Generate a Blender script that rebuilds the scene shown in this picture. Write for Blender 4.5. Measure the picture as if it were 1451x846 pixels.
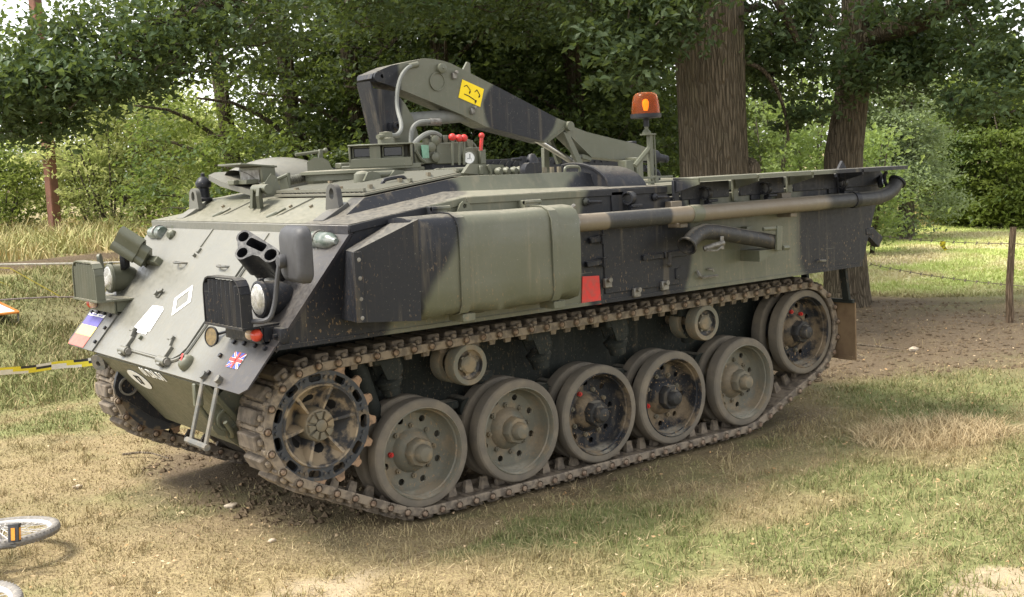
import bpy, bmesh, math, random
import numpy as np
from mathutils import Vector as V, Matrix
from mathutils.geometry import tessellate_polygon
R = math.radians
for o in list(bpy.data.objects): bpy.data.objects.remove(o)
S = bpy.context.scene
C = S.collection
rng = np.random.default_rng(7)
random.seed(7)

# ---------------------------------------------------------------- camera
CAM = (-3.65579, -6.81294, 2.04899)
yaw, pitch, roll, FPX = R(52.57922), R(-6.44272), R(-2.63912), 1664.197
fw = V((math.cos(pitch)*math.cos(yaw), math.cos(pitch)*math.sin(yaw), math.sin(pitch)))
rt = fw.cross(V((0, 0, 1))).normalized(); up = rt.cross(fw)
cr, sr = math.cos(roll), math.sin(roll)
rt, up = rt*cr + up*sr, up*cr - rt*sr
cam = bpy.data.objects.new('camera', bpy.data.cameras.new('camera'))
cam.data.sensor_width = 36; cam.data.lens = 36*FPX/1451
cam.data.clip_end = 2000; cam.data.clip_start = .1
m = Matrix((rt, up, -fw)).transposed().to_4x4(); m.translation = CAM
cam.matrix_world = m
C.objects.link(cam); S.camera = cam
S.render.resolution_x, S.render.resolution_y = 1024, 597
# ---------------------------------------------------------------- light
SUN_EL, SUN_AZ = 58, 146          # high soft sun, from the left (azimuth from +x)
w = bpy.data.worlds.new('World'); S.world = w; w.use_nodes = True
nt = w.node_tree
sky = nt.nodes.new('ShaderNodeTexSky'); sky.sky_type = 'NISHITA'; sky.sun_disc = False
sky.sun_elevation = R(SUN_EL); sky.sun_rotation = R(90-SUN_AZ)
sky.air_density = 1.0; sky.dust_density = 1.2; sky.ozone_density = 1.0
bg = nt.nodes['Background']; bg.inputs['Strength'].default_value = .15
hsv = nt.nodes.new('ShaderNodeHueSaturation'); hsv.inputs['Saturation'].default_value = .12
nt.links.new(sky.outputs[0], hsv.inputs['Color']); nt.links.new(hsv.outputs[0], bg.inputs[0])
sun = bpy.data.lights.new('sun', 'SUN'); sun.energy = 2.3; sun.angle = R(20); sun.color = (1, .93, .81)
so = bpy.data.objects.new('sun', sun); C.objects.link(so)
sd = V((math.cos(R(SUN_AZ))*math.cos(R(SUN_EL)), math.sin(R(SUN_AZ))*math.cos(R(SUN_EL)), math.sin(R(SUN_EL))))
so.rotation_euler = sd.to_track_quat('Z', 'Y').to_euler(); so.location = (-8, -8, 20)
vs_ = S.view_settings; S.display_settings.display_device = 'sRGB'
vs_.view_transform = 'Standard'; vs_.look = 'None'; vs_.exposure = 1.52; vs_.gamma = 1

# ---------------------------------------------------------------- node helpers
class NT:
    def __init__(s, name, rough=.7, spec=.3):
        s.m = bpy.data.materials.new(name); s.m.use_nodes = True; s.t = s.m.node_tree
        s.b = s.t.nodes['Principled BSDF']; s.b.inputs['Roughness'].default_value = rough
        s.b.inputs['Specular IOR Level'].default_value = spec
        s._pos = None
    def n(s, typ, **k):
        x = s.t.nodes.new(typ)
        for a, b in k.items(): setattr(x, a, b)
        return x
    def l(s, a, b): s.t.links.new(a, b)
    def put(s, sock, v):
        if hasattr(v, 'is_linked') or hasattr(v, 'links'): s.l(v, sock)
        else: sock.default_value = v
    @property
    def pos(s):
        if s._pos is None: s._pos = s.n('ShaderNodeNewGeometry')
        return s._pos.outputs['Position']
    @property
    def normal(s):
        s.pos; return s._pos.outputs['Normal']
    @property
    def island(s):
        s.pos; return s._pos.outputs['Random Per Island']
    def math(s, op, a, b=0., c=None, clamp=False):
        x = s.n('ShaderNodeMath', operation=op, use_clamp=clamp); s.put(x.inputs[0], a); s.put(x.inputs[1], b)
        if c is not None: s.put(x.inputs[2], c)
        return x.outputs[0]
    def vmath(s, op, a, b=(0, 0, 0)):
        x = s.n('ShaderNodeVectorMath', operation=op); s.put(x.inputs[0], a); s.put(x.inputs[1], b)
        return x.outputs['Value'] if op in ('LENGTH', 'DOT_PRODUCT') else x.outputs[0]
    def noise(s, scale, detail=3, rough=.55, vec=None, stretch=None, col=False):
        x = s.n('ShaderNodeTexNoise'); x.inputs['Scale'].default_value = scale
        x.inputs['Detail'].default_value = detail; x.inputs['Roughness'].default_value = rough
        v = vec if vec is not None else s.pos
        if stretch: v = s.vmath('MULTIPLY', v, stretch)
        s.l(v, x.inputs['Vector'])
        return x.outputs['Color' if col else 'Fac']
    def ramp(s, f, lo, hi, a=0., b=1.):
        x = s.n('ShaderNodeMapRange', interpolation_type='SMOOTHSTEP')
        s.put(x.inputs[0], f)
        for i, v in enumerate((lo, hi, a, b)): x.inputs[1+i].default_value = v
        return x.outputs[0]
    def mix(s, f, a, b):
        x = s.n('ShaderNodeMix', data_type='RGBA'); s.put(x.inputs[0], f)
        for i, v in ((6, a), (7, b)): s.put(x.inputs[i], (*v, 1) if isinstance(v, tuple) and len(v) == 3 else v)
        return x.outputs[2]
    def sepz(s, v, k='Z'):
        x = s.n('ShaderNodeSeparateXYZ'); s.l(v, x.inputs[0]); return x.outputs[k]
    def blobs(s, bl, warp=.12, wscale=2.5, soft=.10):
        nz = s.noise(wscale, 3, col=True)
        off = s.vmath('MULTIPLY', s.vmath('SUBTRACT', nz, (.5, .5, .5)), (warp*2,)*3)
        p = s.vmath('ADD', s.pos, off); acc = None
        for c, r in bl:
            d = s.vmath('LENGTH', s.vmath('DIVIDE', s.vmath('SUBTRACT', p, c), r))
            f = s.ramp(d, 1-soft, 1+soft, 1., 0.)
            acc = f if acc is None else s.math('MAXIMUM', acc, f)
        return acc
    def bump(s, h, strength=.3, dist=.01):
        x = s.n('ShaderNodeBump'); x.inputs['Strength'].default_value = strength; x.inputs['Distance'].default_value = dist
        s.l(h, x.inputs['Height']); s.l(x.outputs[0], s.b.inputs['Normal'])
    def base(s, c): s.put(s.b.inputs['Base Color'], (*c, 1) if isinstance(c, tuple) and len(c) == 3 else c)

GREEN, BLACK = (.096, .100, .068), (.016, .017, .021)
DUST, MUD = (.30, .245, .165), (.30, .20, .11)
CAMO_AND_SHADE = [((-.78, -1.66, 1.86), (.76, .80, .66)), ((-.62, -1.66, 1.35), (.34, .24, .34)), ((-.88, -1.38, 1.32), (.56, .30, .34)), ((-.15, -1.22, 1.96), (.52, .30, .13)), ((-1.13, -1.55, 1.04), (.34, .68, .30)), ((-.85, -1.5, 1.38), (.34, .62, .40)), ((-1.2, 1.75, 1.05), (.45, .80, .36)),  # last blob of this line paints in the shade on the far mudguard
        ((1.5, -1.35, 1.5), (.50, .62, .60)), ((4.1, -1.4, 1.5), (1.02, 1.3, .95)),
        ((1.88, .3, 2.47), (.36, .5, .30)), ((.48, .3, 2.62), (.34, .6, .52))]
def paint(name, base=GREEN, camo=None, dust=.35, spat=.5, rough=.40, streak=.10, alt=BLACK, soft=.055, up0=.80, cake=0):
    t = NT(name, rough, .45 if max(base) > .05 else .25)
    col = base
    big = t.noise(3.1, 4); fine = t.noise(38, 4, .7)
    col = t.mix(t.ramp(big, .35, .7, 0, .22), base, (.16, .155, .125) if max(base) > .05 else base)   # faded, chalky paint
    if camo:
        cm = t.blobs(camo, soft=soft, warp=.05); col = t.mix(cm, col, alt); t.put(t.b.inputs['Specular IOR Level'], t.ramp(cm, 0, 1, .45, .26))
    st = t.noise(1, 4, .6, stretch=(16, 16, 1.1))
    col = t.mix(t.ramp(st, .52, .75, 0, streak), col, DUST)                      # rain streaks of dust
    sc = t.noise(1, 3, .6, stretch=(1.3, 1.3, 55)); col = t.mix(t.math('MULTIPLY', t.ramp(sc, .70, .74, 0, .28), t.ramp(big, .4, .6)), col, (.24, .23, .19))   # scuffs
    upw = t.ramp(t.sepz(t.normal), up0, .99)
    dm = t.math('MULTIPLY', upw, t.ramp(fine, .3, .62, .35, 1.))
    col = t.mix(t.math('MULTIPLY', dm, dust), col, (.42, .38, .30))                # dust lying on flat tops
    if spat:
        sp = t.noise(78, 2, .5, stretch=(1, 1, .5)); pz = t.sepz(t.pos)
        hz = t.ramp(pz, 1.0, 1.95, 1., .0)
        sp = t.math('MULTIPLY', t.ramp(sp, .635, .67), t.math('MULTIPLY', hz, t.ramp(big, .38, .55)))
        col = t.mix(t.math('MULTIPLY', sp, spat), col, MUD)
    if cake: col = t.mix(t.ramp(t.noise(4.5, 4, .6), .47, .62, 0, cake), col, t.mix(t.ramp(fine, .3, .7), (.27, .20, .12), (.20, .15, .095)))
    chip = t.noise(95, 2, .5)
    col = t.mix(t.ramp(chip, .70, .74, 0, .45), col, (.26, .24, .2))
    t.base(col)
    t.put(t.b.inputs['Roughness'], t.ramp(fine, .2, .8, rough-.08, rough+.22))
    hh = t.math('ADD', t.noise(5, 2), t.math('MULTIPLY', fine, .12)); t.bump(hh, .25, .012)
    return t.m
def simple(name, col, rough=.6, spec=.3, var=.25, scale=20, alt=None, metal=0., bump=.15, lo=.4, hi=.65):
    t = NT(name, rough, spec); a = alt or tuple(c*(1-var) for c in col)
    f = t.noise(scale, 4, .6); t.base(t.mix(t.ramp(f, lo, hi), col, a)); t.b.inputs['Metallic'].default_value = metal
    if bump: t.bump(f, bump, .006)
    return t.m
M = {}
M['camo'] = paint('camouflage_paint', camo=CAMO_AND_SHADE, streak=.22)
M['glacis'] = paint('glacis_paint', base=(.125, .124, .106), alt=(.028, .026, .030), camo=CAMO_AND_SHADE, dust=.17, spat=.1, rough=.34, streak=.10, soft=.45, up0=.25)  # lighter, greyer base carries the sky's reflection on the sloping front
M['green'] = paint('olive_paint', dust=.5, spat=.0)
M['black'] = paint('black_paint', base=BLACK, dust=.22, spat=.35)
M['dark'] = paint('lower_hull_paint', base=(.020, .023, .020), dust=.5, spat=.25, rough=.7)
M['wheel_green'] = paint('wheel_green_paint', base=(.142, .135, .103), dust=.8, spat=.8, streak=.3, rough=.55, cake=.6)
M['wheel_black'] = paint('wheel_black_paint', base=(.022, .023, .026), dust=.8, spat=1., streak=.3, rough=.55, cake=.75)
M['pipe'] = paint('rusty_exhaust_paint', base=(.15, .122, .088), camo=[((1.36, -1.55, 1.7), (.27, .4, .4)), ((4.3, -1.5, 1.7), (1.12, .5, .5))], dust=.3, spat=0, streak=.1, alt=(.04, .04, .04))
M['spare_pipe'] = paint('spare_pipe_paint', base=(.035, .034, .033), dust=.55, spat=.9, streak=.3)
M['tyre'] = simple('dusty_rubber', (.145, .128, .104), .85, .15, alt=(.21, .178, .135), scale=7, lo=.35, hi=.75)
M['link'] = simple('rusty_track_steel', (.255, .208, .155), .75, .25, alt=(.135, .112, .088), scale=16, lo=.42, hi=.62)
M['pad'] = simple('worn_track_rubber', (.195, .162, .128), .9, .15, alt=(.11, .095, .078), scale=14)
M['pin'] = simple('track_pin_rust', (.27, .20, .14), .65, .3, alt=(.14, .09, .06), scale=40)
M['tooth'] = simple('worn_tooth_steel', (.30, .19, .115), .5, .4, alt=(.15, .10, .065), scale=25)
M['sprocket'] = simple('sprocket_blue_black', (.042, .045, .050), .55, .4, alt=(.15, .115, .075), scale=14, lo=.5, hi=.66)
M['hub'] = simple('dusty_hub', (.15, .135, .10), .6, .3, alt=(.24, .185, .115), scale=9, lo=.45, hi=.66)
M['dish'] = simple('dusty_dish', (.045, .045, .047), .5, .35, alt=(.30, .235, .155), scale=9, lo=.42, hi=.60)
M['redp'] = simple('red_paint', (.55, .03, .025), .45, .4, alt=(.40, .05, .04), scale=30)
M['white'] = simple('white_paint', (.80, .80, .78), .6, .3, var=.06)
M['paper'] = simple('white_paper', (.88, .88, .90), .7, .3, var=.04)
M['yellow'] = simple('yellow_print', (.85, .62, .01), .5, .3, var=.05)
M['blk'] = simple('black_print', (.015, .015, .015), .6, .2)
M['blue'] = simple('blue_print', (.07, .10, .42), .6, .2, var=.1)
M['fblue'] = simple('flag_blue', (.13, .115, .36), .6, .2, var=.12)
M['fyel'] = simple('flag_yellow', (.80, .62, .22), .6, .2, var=.08)
M['fred'] = simple('flag_red', (.60, .16, .13), .6, .2, var=.12)
M['chrome'] = simple('bare_ram_steel', (.55, .53, .5), .28, .5, metal=1., bump=.02)
M['steel'] = simple('worn_steel', (.22, .21, .19), .5, .4, metal=.4, alt=(.11, .10, .085))
M['mirror_shell'] = simple('mirror_plastic', (.058, .058, .062), .55, .35, var=.15)
M['hose'] = simple('grey_hose', (.17, .175, .16), .6, .3, var=.15)
M['glass_dark'] = simple('periscope_glass', (.012, .014, .02), .08, .6, bump=0)
M['green_glass'] = simple('green_instrument', (.12, .28, .19), .25, .5, bump=0)
M['bottle'] = simple('bottle_green_silver', (.07, .095, .075), .3, .5, alt=(.24, .25, .23), scale=14)
M['tan_disc'] = simple('tan_disc', (.20, .145, .07), .7, .3, alt=(.13, .10, .055), scale=40)
M['flap'] = simple('tan_mud_flap', (.21, .145, .085), .85, .15, alt=(.15, .10, .06), scale=6)
M['dark_steel'] = simple('dark_step_steel', (.10, .10, .092), .55, .4, alt=(.17, .15, .12), scale=20)
M['spring'] = simple('spring_steel', (.20, .195, .16), .45, .4, metal=.3)
M['louvre'] = paint('louvre_paint', base=(.12, .118, .09), dust=.55, spat=0, rough=.5)
def emit_glass(name, col, alpha=1., rough=.15):
    t = NT(name, rough, .5); t.base(col); return t.m
def lens():
    t = NT('lamp_glass', .08, .6); t.base(t.mix(t.ramp(t.noise(26, 3), .4, .6), (.62, .60, .55), (.85, .83, .78)))
    t.b.inputs['Metallic'].default_value = .55
    wv = t.n('ShaderNodeTexWave', wave_type='BANDS', bands_direction='Y'); wv.inputs['Scale'].default_value = 30
    t.l(t.pos, wv.inputs[0]); t.bump(wv.outputs['Fac'], .5, .004); return t.m
M['lens'] = lens()
M['red_lens'] = simple('red_marker_lens', (.55, .06, .03), .2, .5, var=.2)
M['amber_lens'] = simple('clear_marker_lens', (.55, .42, .30), .2, .5, var=.2)
def amber_dome():
    t = NT('amber_plastic', .12, .5); t.base((.98, .40, .16)); t.b.inputs['Transmission Weight'].default_value = .95
    t.b.inputs['IOR'].default_value = 1.15; return t.m
M['amber'] = amber_dome()
def lit():
    t = NT('lit_reflector', .3, .5); t.base((1, .55, .02)); t.b.inputs['Emission Color'].default_value = (1, .50, .03, 1)
    t.b.inputs['Emission Strength'].default_value = .5; return t.m
M['lit'] = lit()

# ---------------------------------------------------------------- mesh helpers
WL = {}
class G:
    def __init__(s): s.v = []; s.f = []; s.mi = []
    def add(s, vs, fs, m=0):
        k = len(s.v); s.v += [V(x) for x in vs]; s.f += [[i+k for i in f] for f in fs]; s.mi += [m]*len(fs); return s
    def box(s, c, d, M=None, bev=0., m=0, seg=1):
        bm = bmesh.new(); bmesh.ops.create_cube(bm, size=1)
        for v in bm.verts: v.co = V((v.co.x*d[0], v.co.y*d[1], v.co.z*d[2]))
        if bev: bmesh.ops.bevel(bm, geom=bm.edges[:], offset=bev, segments=seg, affect='EDGES', profile=.5)
        M = M or Matrix.Identity(3); c = V(c)
        bm.verts.index_update()
        s.add([M @ v.co + c for v in bm.verts], [[v.index for v in f.verts] for f in bm.faces], m); bm.free(); return s
    def cyl(s, a, b, r0, r1=None, n=16, m=0, caps=True):
        return s.lathe([(0, 0), (r0, 0), (r1 if r1 is not None else r0, 1), (0, 1)] if caps else [(r0, 0), (r1 if r1 is not None else r0, 1)], a, V(b)-V(a), n, m, unit=(V(b)-V(a)).length)
    def lathe(s, prof, o, ax, n=24, m=0, unit=1.):
        o = V(o); ax = V(ax).normalized(); ex = ax.orthogonal().normalized(); ey = ax.cross(ex); vs = []; fs = []; rows = []
        for r, h in prof:
            if r < 1e-6: rows.append([len(vs)]); vs.append(o+ax*h*unit)
            else:
                rows.append(list(range(len(vs), len(vs)+n)))
                for i in range(n):
                    t = 2*math.pi*i/n; vs.append(o+ax*h*unit+(ex*math.cos(t)+ey*math.sin(t))*r)
        for a, b in zip(rows, rows[1:]):
            for i in range(n):
                j = (i+1) % n
                if len(a) == 1 and len(b) == 1: continue
                if len(a) == 1: fs.append([a[0], b[i], b[j]][::-1])
                elif len(b) == 1: fs.append([a[i], a[j], b[0]])
                else: fs.append([a[i], a[j], b[j], b[i]])
        return s.add(vs, fs, m)
    def tube(s, pts, r, n=8, m=0, smooth=0, caps=True):
        P = [V(p) for p in pts]
        for _ in range(smooth):
            Q = [P[0]]
            for a, b in zip(P, P[1:]): Q += [a*.75+b*.25, a*.25+b*.75]
            P = Q+[P[-1]]
        rr = r if isinstance(r, (list, tuple)) else [r]*len(P)
        if len(rr) != len(P): rr = list(np.interp(np.linspace(0, 1, len(P)), np.linspace(0, 1, len(rr)), rr))
        vs = []; fs = []; t0 = (P[1]-P[0]).normalized(); ex = t0.orthogonal().normalized()
        for i, p in enumerate(P):
            t = (P[min(i+1, len(P)-1)]-P[max(i-1, 0)]).normalized()
            ex = (ex-t*ex.dot(t)).normalized(); ey = t.cross(ex)
            vs += [p+(ex*math.cos(2*math.pi*k/n)+ey*math.sin(2*math.pi*k/n))*rr[i] for k in range(n)]
        for i in range(len(P)-1):
            for k in range(n):
                fs.append([i*n+k, i*n+(k+1) % n, (i+1)*n+(k+1) % n, (i+1)*n+k])
        if caps: fs += [list(range(n))[::-1], list(range((len(P)-1)*n, len(P)*n))]
        return s.add(vs, fs, m)
    def plate(s, out, o, ex, ey, t, holes=(), m=0):
        o, ex, ey = V(o), V(ex).normalized(), V(ey).normalized(); ez = ex.cross(ey)
        loops = [list(out)]+[list(h) for h in holes]
        flat = [p for l in loops for p in l]; n = len(flat)
        tr = tessellate_polygon([[V((p[0], p[1], 0)) for p in l] for l in loops])
        vs = [o+ex*p[0]+ey*p[1] for p in flat]; vs += [v+ez*t for v in vs]
        fs = []
        for a, b, c in tr:
            A, B, D = flat[a], flat[b], flat[c]
            if (B[0]-A[0])*(D[1]-A[1])-(B[1]-A[1])*(D[0]-A[0]) < 0: b, c = c, b
            fs.append([a, c, b]); fs.append([a+n, b+n, c+n])
        k = 0
        for li, l in enumerate(loops):
            ar = sum(l[i-1][0]*l[i][1]-l[i][0]*l[i-1][1] for i in range(len(l)))
            for i in range(len(l)):
                a, b = k+i, k+(i+1) % len(l)
                q = [a, b, b+n, a+n]
                fs.append(q if (ar > 0) == (li == 0) else q[::-1])
            k += len(l)
        return s.add(vs, fs, m)
    def prism(s, xz, y0, y1, m=0):      # outline in the x-z plane, extruded along y
        return s.plate(xz, (0, y1, 0), (1, 0, 0), (0, 0, 1), y1-y0, m=m)
    def ball(s, c, r, n=14, m=0, sq=(1, 1, 1)):
        pr = [(r*math.sin(math.pi*i/8), -r*math.cos(math.pi*i/8)) for i in range(9)]; pr[0] = (0, -r); pr[-1] = (0, r)
        g = G().lathe(pr, (0, 0, 0), (0, 0, 1), n)
        return s.add([V((v.x*sq[0], v.y*sq[1], v.z*sq[2]))+V(c) for v in g.v], g.f, m)
    def xf(s, fn): s.v = [V(fn(v)) for v in s.v]; return s
    def mirror(s):
        g = G(); g.v = [V((v.x, -v.y, v.z)) for v in s.v]; g.f = [f[::-1] for f in s.f]; g.mi = s.mi[:]; return g
def circ(x, y, r, n=16, ph=0.): return [(x+r*math.cos(2*math.pi*i/n+ph), y+r*math.sin(2*math.pi*i/n+ph)) for i in range(n)]
def rrect(x0, y0, x1, y1, r, k=4):
    o = []
    for cx, cy, a in ((x1-r, y0+r, -90), (x1-r, y1-r, 0), (x0+r, y1-r, 90), (x0+r, y0+r, 180)):
        o += [(cx+r*math.cos(R(a+90*i/k)), cy+r*math.sin(R(a+90*i/k))) for i in range(k+1)]
    return o
def build(name, g, mats, parent=None, smooth=38, org=None, fixn=True, **props):
    me = bpy.data.meshes.new(name); mats = mats if isinstance(mats, (list, tuple)) else [mats]
    c = V(org) if org else V([(min(v[i] for v in g.v)+max(v[i] for v in g.v))/2 for i in range(3)])
    me.from_pydata([v-c for v in g.v], [], g.f)
    for mm in mats: me.materials.append(M[mm] if isinstance(mm, str) else mm)
    me.polygons.foreach_set('material_index', g.mi)
    if fixn:
        bm = bmesh.new(); bm.from_mesh(me); bmesh.ops.recalc_face_normals(bm, faces=bm.faces[:]); bm.to_mesh(me); bm.free()
    me.polygons.foreach_set('use_smooth', [True]*len(me.polygons))
    if smooth < 180: me.set_sharp_from_angle(angle=R(smooth))
    me.update()
    o = bpy.data.objects.new(name, me); C.objects.link(o)
    WL[o.name] = c.copy()
    if parent: o.parent = parent; o.location = c-WL[parent.name]
    else: o.location = c
    for k, v in props.items(): o[k] = v
    return o
def thing(name, loc, label, cat, group=None):
    o = bpy.data.objects.new(name, None); C.objects.link(o); o.location = loc; WL[o.name] = V(loc); o.empty_display_size = .2
    o['label'] = label; o['category'] = cat
    if group: o['group'] = group
    return o
def tag(o, label, cat, group=None):
    o['label'] = label; o['category'] = cat
    if group: o['group'] = group
    return o
def copy_tree(o, parent=None):
    c = o.copy(); C.objects.link(c); WL[c.name] = WL[o.name].copy()
    if parent: c.parent = parent
    for ch in list(o.children): copy_tree(ch, c)
    return c
def set_mat(o, i, m):
    o.material_slots[i].link = 'OBJECT'; o.material_slots[i].material = M[m]

# ================================================================ ground
def sstep(a, b, x): t = np.clip((x-a)/(b-a), 0, 1); return t*t*(3-2*t)
def height(x, y):
    x = np.asarray(x, float); y = np.asarray(y, float)
    lm = 1-sstep(5, 10, x)
    h = (.80*sstep(3.5, 11.9, y)+.14*sstep(11.95, 12.4, y+.15*np.sin(x*1.3))+.25*sstep(13, 30, y))*lm
    h += .022*np.sin(x*1.7+.8*np.sin(y*.9))*np.sin(y*1.3+1)+.010*np.sin(x*4.1+y*2.3)*np.sin(y*4.7-x)
    far = np.hypot(x-1.4, y); near = sstep(2.6, 4.5, np.maximum(np.abs(x-1.4)/1.25, np.abs(y)*2.0))
    h += -.012*(1-near)*1
    mud = np.exp(-(((x-7.5)/2.2)**2+((y-.6)/1.8)**2)); h += mud*(.03*np.sin(x*3.3+1)*np.sin(y*4.4)+.02*np.sin(x*9)*np.sin(y*8+x))
    return h
GRASS_BLOBS = [((0, 9.6, .8), (4.5, 2.0, 9)), ((3.0, -2.9, 0), (1.3, .5, 9)), ((1.4, -2.9, 0), (.9, .5, 9)), ((3.6, -3.4, 0), (1.2, .5, 9)), ((4.0, -1.6, 0), (1.2, .5, 9)), ((.9, -4.0, 0), (.9, .5, 9)), ((.6, -2.2, 0), (.9, .7, 9)), ((2.4, -2.6, 0), (1.0, .6, 9)), ((5.2, -1.2, 0), (1.1, .8, 9)), ((4.6, -1.75, 0), (.7, .5, 9)), ((2.0, -3.6, 0), (.7, .4, 9)),
               ((-.2, 8, 0), (3., 2.6, 9)), ((-.8, 3.6, 0), (.6, .5, 9)), ((-.6, .3, 0), (.5, .3, 9)), ((.2, -1.75, 0), (.7, .22, 9)), ((6.2, -2.6, 0), (1.2, .7, 9)), ((-.4, 5.2, 0), (1.4, .9, 9))]
MUD_BLOBS = [((7.6, .8, 0), (2.6, 2.4, 9)), ((9.5, 3.5, 0), (3.0, 2.2, 9)), ((5.6, 1.0, 0), (1.6, 1.6, 9)), ((-.15, 1.0, 0), (.75, .95, 9)), ((1.6, 0, 0), (2.6, 1.3, 9)), ((4.5, 7, 0), (4, 4, 9)), ((9, -1.6, 0), (1.6, .8, 9))]
STRAW_BLOBS = [((-1.3, -1.1, 0), (.9, .55, 9)), ((-.6, -2.3, 0), (.8, .6, 9)), ((-1.5, .4, 0), (.5, .7, 9)), ((3.4, -2.2, 0), (.7, .5, 9)), ((3.5, -1.35, 0), (.6, .3, 9)), ((.2, -3.3, 0), (.5, .35, 9)), ((-1.6, 2.6, 0), (.9, .8, 9)), ((1.7, -2.4, 0), (.5, .35, 9)), ((12, 5, 0), (4, 2.5, 9)), ((16, 5, 0), (6, 2.4, 9)), ((.0, 13.8, 0), (5, 1.0, 9)), ((3.0, 18, 0), (6, 4, 9))]
SAND_BLOBS = [((1.25, -3.95, 0), (.30, .16, 9)), ((-1.2, -1.75, 0), (.5, .22, 9)), ((14.5, 6.5, 0), (2.5, 1.0, 9))]
FIELD = [((22, 8, 0), (14.5, 5.6, 9)), ((15, 4.5, 0), (5.0, 4.0, 9))]
BANK = [((.5, 12.15, .8), (7, .27, 9))]
def ground_mat(blade):
    t = NT('grass_blades' if blade else 'ground_soil_and_turf', .85, .15)
    bl = lambda b, w=.55, s=1.1, so=.35: t.blobs(b, warp=w, wscale=s, soft=so)
    n1 = t.noise(.9, 5, .6); n2 = t.noise(7, 5, .65); n3 = t.noise(60, 3, .6)
    straw, green, mud = ((.31, .245, .135), (.105, .130, .042), (.15, .114, .075)) if not blade else ((.36, .285, .155), (.125, .152, .045), (.21, .155, .095))
    dry = t.mix(t.ramp(n2, .35, .68), straw, (.30, .24, .125))
    if not blade: dry = t.mix(t.ramp(n3, .42, .66), dry, (.19, .14, .08))
    gr = t.mix(t.ramp(n2, .35, .65), green, (.20, .22, .085))
    gmask = t.math('MAXIMUM', t.ramp(n1, .44, .66, 0, .75), t.math('MULTIPLY', bl(GRASS_BLOBS), .85))
    if blade: gmask = t.ramp(t.math('ADD', gmask, t.math('MULTIPLY', t.math('SUBTRACT', t.island, .5), 1.3)), .25, .75)
    gmask = t.math('MULTIPLY', gmask, t.math('SUBTRACT', 1., t.math('MULTIPLY', bl(STRAW_BLOBS), .72)))
    col = t.mix(gmask, dry, gr)
    fm = bl(FIELD, .8, .5, .18)
    fcol = t.mix(t.ramp(t.noise(.55, 5, .6), .42, .62), (.42, .48, .16), (.55, .50, .28))  # field tones raised so the colour itself carries the strong sunlight
    col = t.mix(fm, col, fcol)
    mm = t.math('MULTIPLY', bl(MUD_BLOBS, .8, 1.0, .4), t.ramp(n2, .25, .5, .55, 1.))
    mm = t.math('MULTIPLY', mm, t.math('SUBTRACT', 1., fm))
    mm = t.math('MAXIMUM', mm, bl(BANK, .5, .8, .3))
    if blade: mm = t.math('MULTIPLY', mm, .55)
    col = t.mix(mm, col, t.mix(t.ramp(n3, .35, .65), mud, (.10, .073, .046)))
    if not blade: col = t.mix(bl(SAND_BLOBS, .25, 2.5, .3), col, (.36, .29, .19))
    if blade: col = t.mix(t.ramp(t.island, .55, 1., 0, .55), col, (.48, .40, .22))
    t.base(col)
    if not blade: t.bump(t.math('ADD', n2, t.math('MULTIPLY', n3, .6)), .7, .03)
    return t.m
M['ground'] = ground_mat(False); M['blades'] = ground_mat(True)
def grid(xs, ys):
    X, Y = np.meshgrid(xs, ys); Z = height(X, Y); n = len(xs); k = len(ys)
    co = np.stack([X, Y, Z], -1).reshape(-1, 3)
    i = np.arange(k-1)[:, None]*n+np.arange(n-1)[None]
    f = np.stack([i, i+1, i+n+1, i+n], -1).reshape(-1, 4)
    return co, f
def npmesh(name, co, f, mat, smooth=False):
    me = bpy.data.meshes.new(name); k = f.shape[1]
    me.vertices.add(len(co)); me.vertices.foreach_set('co', np.ascontiguousarray(co, dtype=np.float32).ravel())
    me.loops.add(f.size); me.loops.foreach_set('vertex_index', np.ascontiguousarray(f, dtype=np.int32).ravel())
    me.polygons.add(len(f)); me.polygons.foreach_set('loop_start', np.arange(0, f.size, k, dtype=np.int32))
    me.polygons.foreach_set('use_smooth', [smooth]*len(f))
    me.materials.append(M[mat]); me.update(calc_edges=True); me.validate()
    o = bpy.data.objects.new(name, me); C.objects.link(o); WL[o.name] = V((0, 0, 0)); return o
def warp_axis(lo, hi, near0, near1, fine):
    a = list(np.arange(near0, near1, fine)); s = fine; x = near1
    while x < hi: a.append(x); s *= 1.16; x += s
    a.append(hi); s = fine; x = near0-fine
    while x > lo: a.insert(0, x); s *= 1.16; x -= s
    a.insert(0, lo); return np.array(a)
gd = npmesh('ground', *grid(warp_axis(-1600, 1800, -4, 11, .09), warp_axis(-1600, 1800, -5, 14, .09)), 'ground', True); gd['kind'] = 'structure'
def blob_f(bl, x, y): return max(np.clip(1.35-np.hypot((x-c[0])/r[0], (y-c[1])/r[1]), 0, 1) if False else 0 for c, r in bl)
def bmask(bl, x, y):
    a = np.zeros_like(x)
    for c, r in bl: a = np.maximum(a, np.clip((1.2-np.hypot((x-c[0])/r[0], (y-c[1])/r[1]))/.5, 0, 1))
    return a
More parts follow.
